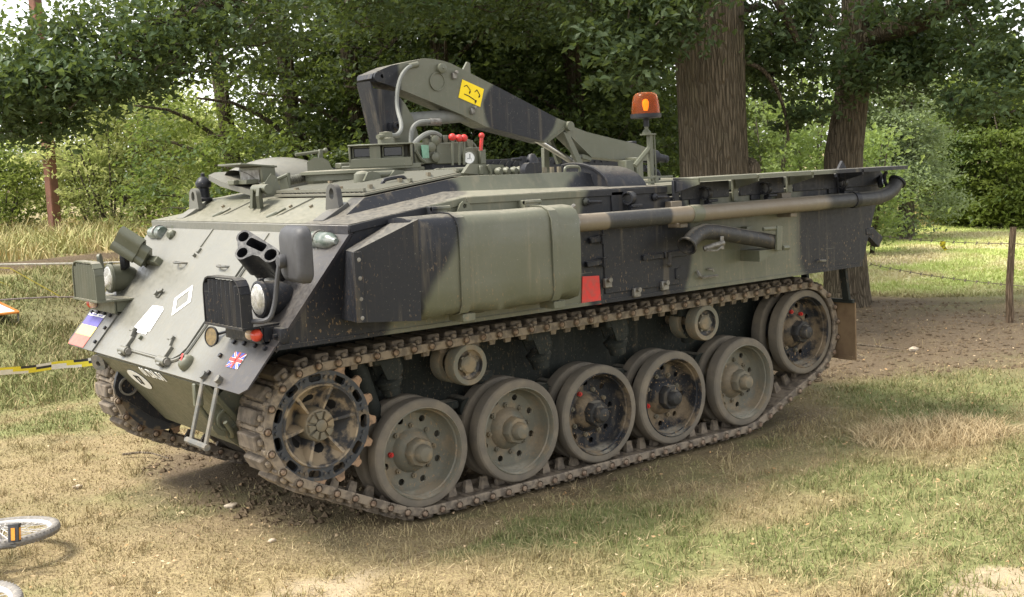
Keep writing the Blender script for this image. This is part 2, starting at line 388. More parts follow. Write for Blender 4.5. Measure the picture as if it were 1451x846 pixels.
def blades(name, x, y, hgt, wid, lean=.6, z0=None, mat='blades', seg=1):
    n = len(x); z = height(x, y) if z0 is None else z0
    a = rng.uniform(0, 2*math.pi, n); la = rng.uniform(0, 2*math.pi, n); ln = np.abs(rng.normal(0, lean, n))+.1
    h = hgt*rng.uniform(.55, 1.25, n); b = np.stack([x, y, z-.004], 1)
    wv = np.stack([np.cos(a)*wid, np.sin(a)*wid, 0*a], 1)*.5
    d = np.stack([np.cos(la)*np.sin(ln), np.sin(la)*np.sin(ln), np.cos(ln)], 1)*h[:, None]
    if seg == 1:
        co = np.stack([b-wv, b+wv, b+d], 1).reshape(-1, 3); f = np.arange(3*n).reshape(-1, 3)
    else:
        dr = d.copy(); dr[:, :2] *= 1.6; dr[:, 2] *= .92
        co = np.stack([b-wv, b+wv, b+d*.5+wv*.8, b+d*.5-wv*.8, b+dr+wv*.1, b+dr-wv*.1], 1).reshape(-1, 3)
        i = np.arange(n)[:, None]*6; f = np.concatenate([i+np.array([0, 1, 2, 3]), i+np.array([3, 2, 4, 5])])
    return npmesh(name, co, f, mat)
# the part of the ground the picture shows: sample by distance from the camera station
def sample(n, dmin, dmax, a0=22, a1=86, pw=1.3):
    d = dmin+(dmax-dmin)*rng.uniform(0, 1, n)**pw; a = np.radians(rng.uniform(a0, a1, n))
    return CAM[0]+d*np.cos(a), CAM[1]+d*np.sin(a)
x, y = sample(620000, 3.6, 17, pw=1.25)
clump = np.sin(x*5.1+2*np.sin(y*3.7))*np.sin(y*6.3+1.7*np.sin(x*4.3))*.5+.5
keep = rng.uniform(0, 1, len(x)) < (1-.93*bmask(MUD_BLOBS, x, y))*(1-.9*bmask(SAND_BLOBS, x, y))*(1-.9*bmask(BANK, x, y))*(.25+.75*clump)
# thin the turf that the tracks stand on
keep &= ~((np.abs(np.abs(y)-.967) < .2) & (x > -.15) & (x < 3.0))
x, y = x[keep], y[keep]; gm = bmask(GRASS_BLOBS, x, y)
hg = (.024+.026*gm)*rng.uniform(.6, 1.2, len(x)); o = blades('short_grass', x, y, hg, .0045+.0006*np.hypot(x-CAM[0], y-CAM[1]), .95); o['kind'] = 'stuff'
# green tufts and straw tufts standing a little higher
cx, cy = sample(1500, 3.8, 13); k = 26
x = np.repeat(cx, k)+rng.normal(0, .035, len(cx)*k); y = np.repeat(cy, k)+rng.normal(0, .035, len(cx)*k)
keep = (rng.uniform(0, 1, len(x)) < 1-.95*bmask(MUD_BLOBS, x, y)) & ~((np.abs(y) < 1.2) & (x > -1) & (x < 4)); x, y = x[keep], y[keep]
o = blades('grass_tufts', x, y, .075, .006, .8, seg=2); o['kind'] = 'stuff'
# straw lying about (long flat pale stems)
x, y = sample(9000, 3.6, 12); keep = bmask(MUD_BLOBS, x, y) < .9; x, y = x[keep], y[keep]
M['straw'] = simple('dry_straw', (.55, .44, .26), .8, .2, alt=(.36, .27, .15), scale=9)
o = blades('lying_straw', x, y, .09, .005, .2, mat='straw'); 
co = np.empty(len(o.data.vertices)*3, np.float32); o.data.vertices.foreach_get('co', co); co = co.reshape(-1, 3, 3)
an = rng.uniform(0, 2*math.pi, len(co)); L = rng.uniform(.03, .11, len(co))
co[:, 2, 0] = co[:, 0, 0]+np.cos(an)*L; co[:, 2, 1] = co[:, 0, 1]+np.sin(an)*L; co[:, 2, 2] = co[:, 0, 2]+.02+rng.uniform(0, .015, len(co)); co[:, :2, 2] += .012
o.data.vertices.foreach_set('co', co.ravel()); o.data.update(); o['kind'] = 'stuff'
# tall dry grass: a clump on the right, the bank on the left, the foot of the far hedge
n = 2600; r_ = np.sqrt(rng.uniform(0, 1, n)); a = rng.uniform(0, 2*math.pi, n); x = 3.62+.60*r_*np.cos(a)+.0; y = -2.12+.40*r_*np.sin(a)-.1*np.cos(a)
o = blades('dry_grass_clump', x, y, .13, .005, .75, seg=2, mat='straw'); o['kind'] = 'stuff'
M['tall_dry'] = simple('tall_dry_grass', (.56, .46, .24), .8, .2, alt=(.34, .34, .14), scale=1.3, lo=.4, hi=.6)
x = rng.uniform(-10, 9, 38000); y = rng.uniform(12.35, 20, 38000)
o = blades('tall_bank_grass', x, y, .38+.20*np.sin(x*1.9)*np.sin(y*1.7), .022, .40, seg=2, mat='tall_dry'); o['kind'] = 'stuff'
x = rng.uniform(-5, 7, 42000); y = rng.uniform(4.5, 11.9, 42000); keep = np.sin(x*2.3)*np.sin(y*2.1) > -.55
o = blades('bank_foot_grass', x[keep], y[keep], .13, .014, .6, seg=2); o['kind'] = 'stuff'
# hedge foot line lies about 31 m away on the right
u = rng.uniform(0, 1, 9000); x = 17+u*15+rng.normal(0, .5, 9000); y = 15.5-u*9+rng.normal(0, .5, 9000)
o = blades('hedge_foot_grass', x, y, .62, .03, .35, seg=2, mat='tall_dry'); o['kind'] = 'stuff'
x, y = sample(60000, 15, 32, 26, 41, 1.0); keep = bmask(FIELD, x, y) > .3
o = blades('field_grass', x[keep], y[keep], .06, .03, .8); o['kind'] = 'stuff'
# clods and crumbs of bare soil
x, y = sample(26000, 5, 18); keep = (bmask(MUD_BLOBS, x, y) > .5) & (bmask(FIELD, x, y) < .1) & ~((np.abs(np.abs(y)-.967) < .25) & (x > -1.2) & (x < 4)); x, y = x[keep], y[keep]; n = len(x)
oct_ = np.array([(1, 0, 0), (0, 1, 0), (-1, 0, 0), (0, -1, 0), (0, 0, .8), (0, 0, -.6)]); of = np.array([(0, 1, 4), (1, 2, 4), (2, 3, 4), (3, 0, 4), (1, 0, 5), (2, 1, 5), (3, 2, 5), (0, 3, 5)])
sz = np.minimum(rng.gamma(1.6, .008, n)+.004, .028); q = oct_[None]*(sz[:, None, None]*rng.uniform(.55, 1.4, (n, 6, 1)))+np.stack([x, y, height(x, y)+sz*.2], 1)[:, None]
M['soil'] = simple('soil_clods', (.16, .12, .078), .95, .1, alt=(.10, .074, .048), scale=9)
o = npmesh('soil_clods', q.reshape(-1, 3), (of[None]+6*np.arange(n)[:, None, None]).reshape(-1, 3), 'soil'); o['kind'] = 'stuff'
# leaf litter
x, y = sample(2600, 3.6, 16); n = len(x); a = rng.uniform(0, 6.28, n); s = rng.uniform(.005, .016, n); z = height(x, y)+.02
q = np.stack([np.stack([x+np.cos(a+k*1.57)*s*(1 if k % 2 else .55), y+np.sin(a+k*1.57)*s*(1 if k % 2 else .55), z+rng.uniform(-.004, .010, n)], 1) for k in range(4)], 1)
M['litter'] = simple('fallen_leaves', (.36, .22, .10), .8, .2, alt=(.58, .46, .30), scale=5)
o = npmesh('leaf_litter', q.reshape(-1, 3), np.arange(4*n).reshape(-1, 4), 'litter'); o['kind'] = 'stuff'

# ================================================================ trees and bushes
def pol(az, d): return CAM[0]+d*math.cos(R(az)), CAM[1]+d*math.sin(R(az))
def leaf_mat(name, a, b, trans=.35, rough=.55, hi=None, nscale=.5):
    t = NT(name, rough, .25); i = t.island
    c = t.mix(i, a, b); c = t.mix(t.ramp(t.noise(nscale, 3, .6), .4, .65), c, hi or tuple(x*1.35 for x in a)); t.base(c)
    tr = t.n('ShaderNodeBsdfTranslucent'); t.put(tr.inputs[0], t.mix(.5, c, (.30, .38, .06)))
    mx = t.n('ShaderNodeMixShader'); mx.inputs[0].default_value = trans
    t.l(t.b.outputs[0], mx.inputs[1]); t.l(tr.outputs[0], mx.inputs[2]); t.l(mx.outputs[0], t.t.nodes['Material Output'].inputs[0]); return t.m
M['oak'] = leaf_mat('oak_leaves', (.042, .068, .028), (.066, .092, .040), .25)
M['oak_dark'] = leaf_mat('shaded_oak_leaves', (.040, .060, .022), (.062, .085, .03))  # leaf colour kept low to hold the shade behind the vehicle
M['scrub'] = leaf_mat('willow_scrub_leaves', (.34, .39, .16), (.46, .48, .22), .65, hi=(.52, .52, .24))  # tones raised: sun and haze on the scrub are put into the colour
M['silver'] = leaf_mat('silver_willow_leaves', (.22, .27, .16), (.35, .40, .27), .5)
M['bush'] = leaf_mat('dark_bush_leaves', (.050, .090, .028), (.10, .15, .045), .4, hi=(.18, .22, .05))
M['sapling'] = leaf_mat('sapling_leaves', (.17, .23, .08), (.26, .31, .13), .5)
def bark_mat(name, a, b, sc=26):
    t = NT(name, .9, .15); st = t.noise(1, 5, .65, stretch=(sc*1.2, sc*1.2, 2.6)); wv = t.n('ShaderNodeTexVoronoi', feature='DISTANCE_TO_EDGE'); wv.inputs['Scale'].default_value = 1
    t.l(t.vmath('MULTIPLY', t.pos, (sc*.95, sc*.95, 3.4)), wv.inputs['Vector'])
    c = t.mix(t.ramp(st, .3, .68), a, b); c = t.mix(t.ramp(t.noise(1.6, 4), .45, .7, 0, .35), c, (.16, .145, .09)); c = t.mix(t.ramp(wv.outputs['Distance'], .0, .10, .42, 0), c, tuple(x*.35 for x in a)); t.base(c)
    t.bump(t.math('ADD', st, t.ramp(wv.outputs['Distance'], 0, .2)), .9, .05); return t.m
M['bark'] = bark_mat('oak_bark', (.092, .074, .050), (.17, .137, .095), 30); M['bark2'] = bark_mat('grey_twig_bark', (.12, .10, .075), (.21, .18, .14), 40)
def leaf_arrays(ctr, size, ratio=.62, up=.55):
    n = len(ctr); s = size*rng.uniform(.5, 1.4, n)[:, None]
    nr = rng.normal(0, 1, (n, 3)); nr[:, 2] = np.abs(nr[:, 2])+up; nr /= np.linalg.norm(nr, axis=1)[:, None]
    d = np.cross(nr, rng.normal(0, 1, (n, 3))); d /= np.linalg.norm(d, axis=1)[:, None]; e = np.cross(nr, d)
    co = np.stack([ctr-d*s*.5, ctr+e*s*ratio*.5+nr*s*.10, ctr+d*s*.5-nr*s*.08, ctr-e*s*ratio*.5+nr*s*.10], 1)
    return co.reshape(-1, 3)
def crown(name, specs, mat, parent, size, sub=.30, per=42, up=.55, ratio=.62, shell=.6):
    """specs: (centre, radii, number of sprays); a spray is a flattened clump of leaves"""
    allc = []; tw = G()
    for c, r, k in specs:
        d = rng.normal(0, 1, (k, 3)); d /= np.linalg.norm(d, axis=1)[:, None]
        q = np.array(c)+d*np.array(r)*(rng.uniform(0, 1, k)**(1/3*shell+.1))[:, None]
        sg = sub*rng.uniform(.6, 1.4, k)
        for p_, s_ in zip(q, sg):
            m_ = max(6, int(per*rng.uniform(.6, 1.3)))
            allc.append(p_+rng.normal(0, 1, (m_, 3))*np.array([s_, s_, s_*.38]))
            if rng.uniform() < .5: q1 = V(p_); q2 = q1.lerp(V(c), .35)-V((0, 0, .12)); tw.tube([q2, q1.lerp(q2, .45)+V(rng.normal(0, .05, 3)), q1], [.014, .009, .004], 3, caps=False)
    ctr = np.concatenate(allc); co = leaf_arrays(ctr, size, ratio, up)
    o = npmesh(name, co, np.arange(len(co)).reshape(-1, 4), mat); o.parent = parent; o.location = -WL[parent.name]
    t_ = build('twig', tw, 'bark2', parent, smooth=180, fixn=False); t_['kind'] = 'stuff'; return o
def limb(g, pts, r0, r1, n=9, k=2): g.tube(pts, list(np.linspace(r0, r1, 5)), n, smooth=k); return g
def trunk_geo(path, radii, n=40, rough=.05, nz=60, seed=1):
    P_ = [V(p) for p in path]; rr = np.random.default_rng(seed); ph = rr.uniform(0, 6.28, 12); vs = []; fs = []
    cum = [0]; 
    for a, b in zip(P_, P_[1:]): cum.append(cum[-1]+(b-a).length)
    for i in range(nz+1):
        s = cum[-1]*i/nz; px = [float(np.interp(s, cum, [p[k] for p in P_])) for k in range(3)]; r_ = float(np.interp(s, cum, radii))
        for j in range(n):
            a = 2*math.pi*j/n; q = r_*(1+rough*(math.sin(7*a+ph[0]+s*.3)*.5+math.sin(13*a+ph[1]+math.sin(s*.9))*.35+math.sin(19*a+ph[2]-s*.6)*.3+math.sin(2*a+ph[3]+s)*.4))
            vs.append((px[0]+q*math.cos(a), px[1]+q*math.sin(a), px[2]))
    for i in range(nz):
        for j in range(n): fs.append([i*n+j, i*n+(j+1) % n, (i+1)*n+(j+1) % n, (i+1)*n+j])
    return G().add(vs, fs)
# --- the big oak right behind the vehicle
ox, oy = pol(42.65, 14.5)
oak = thing('oak_tree', (ox, oy, 0), 'large oak with the thickest upright trunk, just right of the orange beacon', 'tree')
g = trunk_geo([(ox, oy, -.2), (ox, oy, .25), (ox+.01, oy, .8), (ox+.02, oy, 1.6), (ox, oy, 2.6), (ox-.03, oy, 5), (ox, oy, 8)], [.72, .58, .47, .425, .41, .42, .30], seed=3)
g.ball((ox+.33, oy-.27, 1.86), .15, 12, sq=(1, 1, 1.1)).ball((ox+.38, oy-.26, 1.70), .11, 10)
tr = build('trunk', g, 'bark', oak, smooth=180)
g = G()
def rl(px_az, d, z): x_, y_ = pol(px_az, d); return (x_, y_, z)
limb(g, [(ox, oy, 4.6), rl(46, 14.2, 4.9), rl(52, 13.5, 4.7), rl(60, 13, 4.4), rl(66, 13.2, 3.9), rl(71, 13.5, 3.55)], .20, .05)
limb(g, [rl(66, 13.2, 3.9), rl(68.5, 13.0, 3.6), rl(71, 13, 3.25), rl(73, 13, 3.1)], .07, .02)
limb(g, [(ox, oy, 4.4), rl(45, 14.8, 4.2), rl(48, 15.5, 4.1), rl(52, 16.5, 4.2)], .14, .04)
limb(g, [(ox, oy, 3.6), rl(41.0, 14.9, 3.8), rl(40.1, 15.3, 3.9), rl(39.3, 15.6, 3.6), rl(38.8, 15.8, 3.2)], .07, .025)
limb(g, [(ox, oy, 4.6), rl(40.5, 14.4, 4.4), rl(39.6, 14.5, 3.9), rl(38.9, 14.6, 3.55), rl(38.6, 14.8, 3.35)], .10, .03)
limb(g, [(ox, oy, 3.2), rl(40.5, 14.7, 3.15), rl(39.7, 14.9, 2.9), rl(39.2, 15.1, 2.55), rl(39.1, 15.2, 2.2)], .035, .015)
build('limb', g, 'bark', oak, smooth=180)
# leaves of the oak: low sprays reach over the vehicle and to the far left
crown('crown', [((ox-.8, oy+2.5, 6.6), (4.2, 4.2, 2.0), 300), ((*pol(50, 15.5), 4.3), (2.6, 2.6, .7), 120), ((*pol(56, 14.5), 4.35), (2.2, 2.2, .6), 110), ((*pol(62, 13.6), 4.15), (1.8, 1.8, .6), 70),
     ((*pol(67, 13.4), 3.75), (1.3, 1.3, .55), 60), ((*pol(70.5, 13.2), 3.40), (1.1, 1.0, .50), 70), ((*pol(73.3, 13.2), 3.10), (.95, .9, .45), 70), ((*pol(75.4, 13.0), 3.1), (.7, .9, .35), 36), ((*pol(74.4, 13.4), 2.70), (.55, .5, .20), 20)], 'oak', oak, .085, .21, 62)
crown('crown', [((*pol(46.0, 12.8), 3.62), (.5, .5, .45), 20), ((*pol(45.0, 13.2), 3.3), (.35, .35, .5), 14), ((*pol(48, 13.5), 3.9), (.7, .7, .4), 24), ((*pol(47.0, 12.6), 3.05), (.26, .26, .34), 8), ((*pol(43.8, 13.2), 3.85), (.5, .5, .35), 16), ((*pol(40.0, 15.0), 3.6), (.75, .75, .6), 30), ((*pol(38.6, 15.2), 3.3), (.6, .6, .55), 20), ((*pol(40.6, 15.8), 3.0), (.4, .4, .4), 8), ((*pol(38.7, 15.4), 2.6), (.35, .35, .35), 7)], 'oak', oak, .10, .18, 58)
# --- the second oak, leaning, with the bough to the right
qx, qy = pol(36.42, 16.15)
oak2 = thing('oak_tree', (qx, qy, 0), 'slimmer leaning oak with a bough reaching right, behind the rear end of the vehicle', 'tree')
g = trunk_geo([(*pol(36.5, 16.1), -.2), (*pol(36.55, 16.1), .2), (*pol(36.6, 16.1), .7), (*pol(36.65, 16.1), 1.4), (*pol(36.62, 16.1), 2.0), (*pol(36.25, 16.1), 2.7), (*pol(35.85, 16.1), 3.4), (*pol(35.75, 16.1), 4.2), (*pol(35.6, 16.1), 6)], [.36, .30, .27, .26, .25, .222, .222, .232, .17], rough=.06, seed=9)
build('trunk', g, 'bark', oak2, smooth=180)
g = G()
limb(g, [rl(35.9, 16.1, 3.25), rl(35.4, 16.0, 3.48), rl(34.6, 15.8, 3.53), rl(33.2, 15.5, 3.55), rl(31.6, 15.2, 3.78), rl(30.2, 15.0, 3.86), rl(28, 14.8, 3.95), rl(25, 14.5, 4.2)], .155, .09)
limb(g, [rl(33.2, 15.5, 3.6), rl(31.5, 15.9, 3.95), rl(30, 16.2, 4.1), rl(28, 16.4, 4.1)], .10, .06)
limb(g, [rl(36.4, 16.1, 3.6), rl(37.1, 16.3, 3.75), rl(37.6, 16.4, 4.0), rl(38, 16.5, 4.4)], .05, .03)
build('limb', g, 'bark', oak2, smooth=180)
crown('crown', [((qx-.3, qy-1.0, 6.4), (3.0, 3.0, 1.6), 150), ((*pol(34.6, 16.4), 3.55), (.6, .5, .35), 20), ((*pol(33.4, 16.4), 3.3), (.7, .6, .45), 26), ((*pol(31.8, 16.2), 3.3), (.7, .6, .5), 26), ((*pol(30.0, 14.6), 3.25), (.6, .6, .45), 26), ((*pol(32.6, 16.2), 2.85), (.5, .5, .3), 13), ((*pol(30.6, 15.0), 2.65), (.5, .5, .3), 12), ((*pol(33.8, 15.0), 3.75), (.5, .4, .2), 12), ((*pol(31, 14.8), 3.95), (.9, .5, .15), 18),
     ((*pol(29.0, 14.4), 2.75), (.4, .4, .4), 14), ((*pol(36.1, 15.8), 2.95), (.18, .18, .32), 7), ((*pol(35.2, 15.6), 3.0), (.35, .35, .3), 9), ((*pol(37.6, 16.8), 3.8), (.8, .8, .5), 26), ((*pol(38.6, 17.2), 3.3), (.7, .7, .55), 20)], 'oak', oak2, .095, .19, 60)
# --- dark trees closing the view behind the crane
BACK = [('dense dark tree rising behind the crane column', 59.5, 19.0, 2.0, 'oak_dark'), ('dense dark tree behind the yellow sign on the crane boom', 55.2, 18.2, 1.9, 'oak_dark'), ('dense dark tree behind the red control levers', 52.3, 19.8, 2.0, 'oak_dark'), ('dense dark tree behind the outer crane boom', 48.9, 18.6, 1.9, 'oak_dark'), ('dense dark tree between the beacon and the thick oak trunk', 45.6, 20.0, 1.9, 'oak_dark'),
        ('mid green tree standing left of the crane column', 62.5, 19.6, 1.7, 'bush'), ('mid green tree behind the open round hatch', 65.6, 21.0, 1.8, 'bush')]
for lab, az_, d, rad, mt in BACK:
    x_, y_ = pol(az_, d); t_ = thing('background_tree', (x_, y_, 0), lab, 'tree', 'trees closing the view behind the vehicle')
    g = trunk_geo([(x_, y_, -.2), (x_+.1, y_, 1.5), (x_-.1, y_+.1, 4), (x_, y_, 6)], [.22, .15, .12, .06], 12, .04, 14); build('trunk', g, 'bark', t_, smooth=180)
    g = G()
    for k in range(6): a = R(60*k+az_); limb(g, [(x_, y_, 1.6+.5*k), (x_+math.cos(a)*.9, y_+math.sin(a)*.9, 2.2+.5*k), (x_+math.cos(a)*1.7, y_+math.sin(a)*1.7, 2.3+.5*k)], .05, .015, 5, 1)
    build('limb', g, 'bark', t_, smooth=180)
    q = .55 if mt == 'bush' else 1.
    crown('crown', [((x_, y_, 1.9), (rad, rad, 1.4), int(150*q)), ((x_+.2, y_+.4, 4.0), (rad*1.1, rad*1.1, 1.4), int(150*q*q)), ((x_, y_+.3, 6.4), (rad*1.2, rad*1.2, 1.6), int(80*q*q))], mt, t_, .095, .24, 80)
# --- far wood behind everything, one mass
def wood(name, a0, a1, d, z0, z1, n, mat, sz, sub=.6):
    ctr = []
    for k in range(n):
        a = rng.uniform(a0, a1); dd = d+rng.uniform(-2, 2); x_, y_ = pol(a, dd); top = z1+.9*math.sin(a*1.7)+.6*math.sin(a*4.1+1)
        z_ = rng.uniform(z0, max(z0+.5, top)); ctr.append(np.array([x_, y_, z_])+rng.normal(0, 1, (40, 3))*np.array([sub, sub, sub*.6]))
    ctr = np.concatenate(ctr); co = leaf_arrays(ctr, sz)
    o = npmesh(name, co, np.arange(len(co)).reshape(-1, 4), mat); o['kind'] = 'stuff'; return o
wood('distant_wood', 8, 58, 47, .3, 4.6, 1350, 'sapling', .26)
wood('distant_dark_wood', 44.5, 61, 28, .3, 6.5, 760, 'oak_dark', .20, .5)
wood('distant_left_wood', 62, 104, 50, 1.0, 4.2, 690, 'scrub', .28)
# --- willow scrub on the left bank
SCR = [('tallest yellow-green willow shrub left of the vehicle', 71.2, 25, 1.5, 1.55), ('yellow-green shrub close beside the aerial base', 67.8, 26, 1.25, 1.3), ('round bright shrub just right of the red post', 71.9, 26, 1.0, 1.0), ('pale yellow-green shrub behind the open hatch', 69.6, 27, 1.3, 1.7), ('darker green shrub on the bank left of the red post', 75.9, 26, 1.1, .95), ('low bronze tipped shrub behind the lifting eye', 66.3, 24, .9, .8)]
for lab, az_, d, rad, hz in SCR:
    x_, y_ = pol(az_, d); z0 = float(height(x_, y_)); t_ = thing('willow_shrub', (x_, y_, z0), lab, 'shrub', 'shrubs on the left bank')
    g = G()
    for k in range(7): a = 6.28*k/7; g.tube([(x_, y_, z0-.1), (x_+math.cos(a)*rad*.3, y_+math.sin(a)*rad*.3, z0+hz*.7), (x_+math.cos(a)*rad*.55, y_+math.sin(a)*rad*.55, z0+hz*1.5)], [.03, .02, .008], 5)
    build('stem', g, 'bark2', t_, smooth=180)
    crown('crown', [((x_, y_, z0+hz), (rad, rad, hz*.95), int(75*rad)), ((x_+.2, y_, z0+hz*1.7), (rad*.6, rad*.6, hz*.55), int(35*rad))], 'bush' if 'darker' in lab else 'scrub', t_, .105, .22, 58, ratio=.4)
# --- tree with thin pale leaves top left, and a red post
x_, y_ = pol(76.5, 34); t_ = thing('pale_tree', (x_, y_, .9), 'thin pale leaved tree against the sky in the top left corner', 'tree'); build('trunk', trunk_geo([(x_, y_, .5), (x_, y_, 6)], [.15, .08], 10, .03, 8), 'bark2', t_, smooth=180)
crown('crown', [((x_, y_, 5.6), (2.0, 2.0, 2.2), 75)], 'sapling', t_, .13, .4, 30)
# --- right hand side: silver willow, dark bush, saplings between the trunks
x_, y_ = pol(33.9, 28); t_ = thing('silver_willow', (x_, y_, 0), 'silvery grey-green willow between the leaning oak and the dark bush', 'tree'); g = trunk_geo([(x_, y_, -.2), (x_+.1, y_, 2), (x_, y_+.2, 5)], [.2, .14, .06], 12, .04, 10)
for k in range(6): a = R(60*k); limb(g, [(x_, y_, 1.+.4*k), (x_+math.cos(a)*.8, y_+math.sin(a)*.8, 1.9+.4*k), (x_+math.cos(a)*1.3, y_+math.sin(a)*1.3, 2.3+.4*k)], .05, .012, 5, 1)
build('trunk', g, 'bark2', t_, smooth=180)
crown('crown', [((x_, y_, 1.3), (1.25, 1.0, 1.3), 170), ((x_-.15, y_+.2, 2.9), (1.2, 1.0, 1.1), 140), ((x_+.1, y_, 4.5), (1.1, 1.1, .9), 60)], 'silver', t_, .11, .22, 62, ratio=.42)
for lab, az_, d, rx_, hz, in (('dark green rounded bush at the edge of the field beside the silver willow', 31.1, 32, 1.15, 2.1), ('dark green bush on the right margin behind the fence post', 29.2, 31.5, 1.5, 2.2)):
    x_, y_ = pol(az_, d); t_ = thing('hedge_bush', (x_, y_, 0), lab, 'bush', 'dark bushes along the field'); g = G()
    for k in range(6): a = 6.28*k/6; g.tube([(x_, y_, -.1), (x_+math.cos(a)*rx_*.4, y_+math.sin(a)*rx_*.4, hz*.8), (x_+math.cos(a)*rx_*.7, y_+math.sin(a)*rx_*.7, hz*1.3)], [.04, .03, .01], 5)
    build('stem', g, 'bark2', t_, smooth=180)
    crown('crown', [((x_, y_, hz*.75), (rx_, rx_, hz*.80), int(190*rx_)), ((x_, y_, .45), (rx_*.95, rx_*.9, .5), int(60*rx_)), ((x_-.1, y_, hz*1.6), (rx_*.7, rx_*.7, hz*.4), int(40*rx_))], 'bush', t_, .105, .20, 62)
for lab, az_, d, rx_, hz in (('light green sapling between the two oak trunks', 39.9, 26, 1.0, 1.5), ('pale sapling right beside the thick oak trunk', 41.2, 30, 1.1, 1.7), ('leafy sapling left against the leaning oak trunk', 38.2, 28, 1.1, 1.8), ('bright low shrub between the beacon post and the thick oak', 44.6, 24.5, .9, .75), ('light green shrub behind the leaning oak on its right', 35.6, 24, .7, 1.1)):
    x_, y_ = pol(az_, d); t_ = thing('sapling', (x_, y_, 0), lab, 'sapling', 'saplings beyond the oaks'); g = G()
    for k in range(4): a = 6.28*k/4; g.tube([(x_+.1*math.cos(a), y_+.1*math.sin(a), -.1), (x_+math.cos(a)*.3, y_+math.sin(a)*.3, hz), (x_+math.cos(a)*.5, y_+math.sin(a)*.5, hz*2)], [.035, .025, .01], 5)
    build('stem', g, 'bark2', t_, smooth=180)
    crown('crown', [((x_, y_, hz*.8), (rx_, rx_, hz*.7), int(55*rx_)), ((x_, y_, hz*1.7), (rx_*.9, rx_*.9, hz*.6), int(35*rx_))], 'sapling', t_, .11, .24, 50)

# ================================================================ the armoured recovery vehicle
VEH = thing('armoured_recovery_vehicle', (1.4, 0, 0), 'camouflaged tracked armoured recovery vehicle with folded crane, parked on the grass under oaks', 'military vehicle')
def P(name, g, mats, parent=None, **k): return build(name, g, mats, parent or VEH, **k)
# ---- body
body = P('hull', G().prism([(-1.02, 1.175), (-.545, 1.735), (-.545, 1.775), (.19, 1.885), (1.74, 1.875), (1.80, 1.80), (4.09, 1.80), (3.83, 1.175)], -1.4, 1.4), 'camo', smooth=20)
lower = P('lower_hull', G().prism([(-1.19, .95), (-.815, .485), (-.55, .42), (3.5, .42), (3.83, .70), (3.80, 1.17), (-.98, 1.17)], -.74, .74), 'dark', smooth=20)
P('lower_nose_plate', G().add([(-1.208, .88, .952), (-1.208, -.88, .952), (-.83, -.745, .478), (-.83, .745, .478), (-1.19, .88, .96), (-1.19, -.88, .96), (-.80, -.745, .49), (-.80, .745, .49)],
  [[0, 1, 2, 3], [4, 7, 6, 5], [0, 4, 5, 1], [1, 5, 6, 2], [2, 6, 7, 3], [3, 7, 4, 0]]), 'camo', smooth=20)
def sup():
    O = [(-.57, 1.40, 1.781), (.19, 1.40, 1.887), (1.78, 1.40, 1.877)]
    Mi = [(-.44, 1.15, 1.822), (.22, 1.135, 1.918), (1.80, 1.135, 1.885)]
    Rf = [(-.28, 1.09, 1.91), (.40, 1.09, 2.0), (1.33, 1.09, 1.992), (1.88, 1.09, 1.885)]
    s = O+Mi+Rf; n = len(s); vs = s+[(x, -y, z) for x, y, z in s]
    q = [[0, 1, 4, 3], [1, 2, 5, 4], [3, 4, 7, 6], [4, 5, 8, 7], [5, 9, 8]]
    f = [a[:] for a in q]+[[i+n for i in a][::-1] for a in q]
    for a, b in ((0, 3), (3, 6), (6, 7), (7, 8), (8, 9), (9, 5)): f.append([a, b, b+n, a+n])
    f.append([0, 1, 1+n, n]); f.append([1, 2, 2+n, 1+n]); f.append([2, 5, 5+n, 2+n])
    return G().add(vs, f)
P('superstructure', sup(), 'camo', smooth=15)
# front ledge, roof lip
P('front_ledge', G().box((-.553, 0, 1.752), (.042, 2.80, .054), bev=.006), 'glacis')
for s in (1, -1):
    g = G(); pl = [(-.57, 1.757), (.19, 1.866), (1.78, 1.852)]
    for (xa, za), (xb, zb) in zip(pl, pl[1:]):
        L = math.hypot(xb-xa, zb-za); a = math.atan2(zb-za, xb-xa)
        g.box(((xa+xb)/2, s*1.403, (za+zb)/2), (L, .016, .040), Matrix.Rotation(-a, 3, 'Y'), bev=.003)
    P('side_ledge', g, 'camo')
# ---- glacis
G0 = V((-1.215, 0, .966)); DG = V((.685, 0, .799)).normalized(); NG = V((-DG.z, 0, DG.x))
def GL(u, y, h=0.): return G0+DG*u+V((0, y, 0))+NG*h
YA = V((0, -1, 0))
def gplate(out, t=.02, h=0., holes=(), g=None, m=0):   # outline in (u along slope, y)
    g = g or G(); return g.plate([(u, -y) for u, y in out], GL(0, 0, h), DG, YA, -t if DG.cross(YA).dot(NG) < 0 else t, holes=[[(u, -y) for u, y in hh] for hh in holes], m=m)
def gbox(u, y, h, du, dy, dh, bev=.003, g=None, m=0, rot=0.):
    Mx = Matrix((DG, V((0, 1, 0)), NG)).transposed() @ Matrix.Rotation(rot, 3, 'Z')
    return (g or G()).box(GL(u, y, h), (du, dy, dh), Mx, bev=bev, m=m)
gp = P('glacis_plate', gplate([(.0, .90), (.0, -.90), (.27, -.90), (.27, -1.40), (1.005, -1.40), (1.005, 1.40), (.27, 1.40), (.27, .90)], .022, -.012), 'glacis')
for s in (1, -1):
    P('front_mudguard', gplate([(-.005, s*.885), (-.005, s*1.36), (.03, s*1.415), (.285, s*1.415), (.285, s*.885)], .010, .011), 'glacis')
    for u, y in ((.06, .915), (.17, .915), (.262, .97), (.266, 1.09), (.266, 1.22), (.262, 1.34)):
        P('flange_bolt', G().cyl(GL(u, s*y, .02), GL(u, s*y, .036), .013, n=6), 'black')
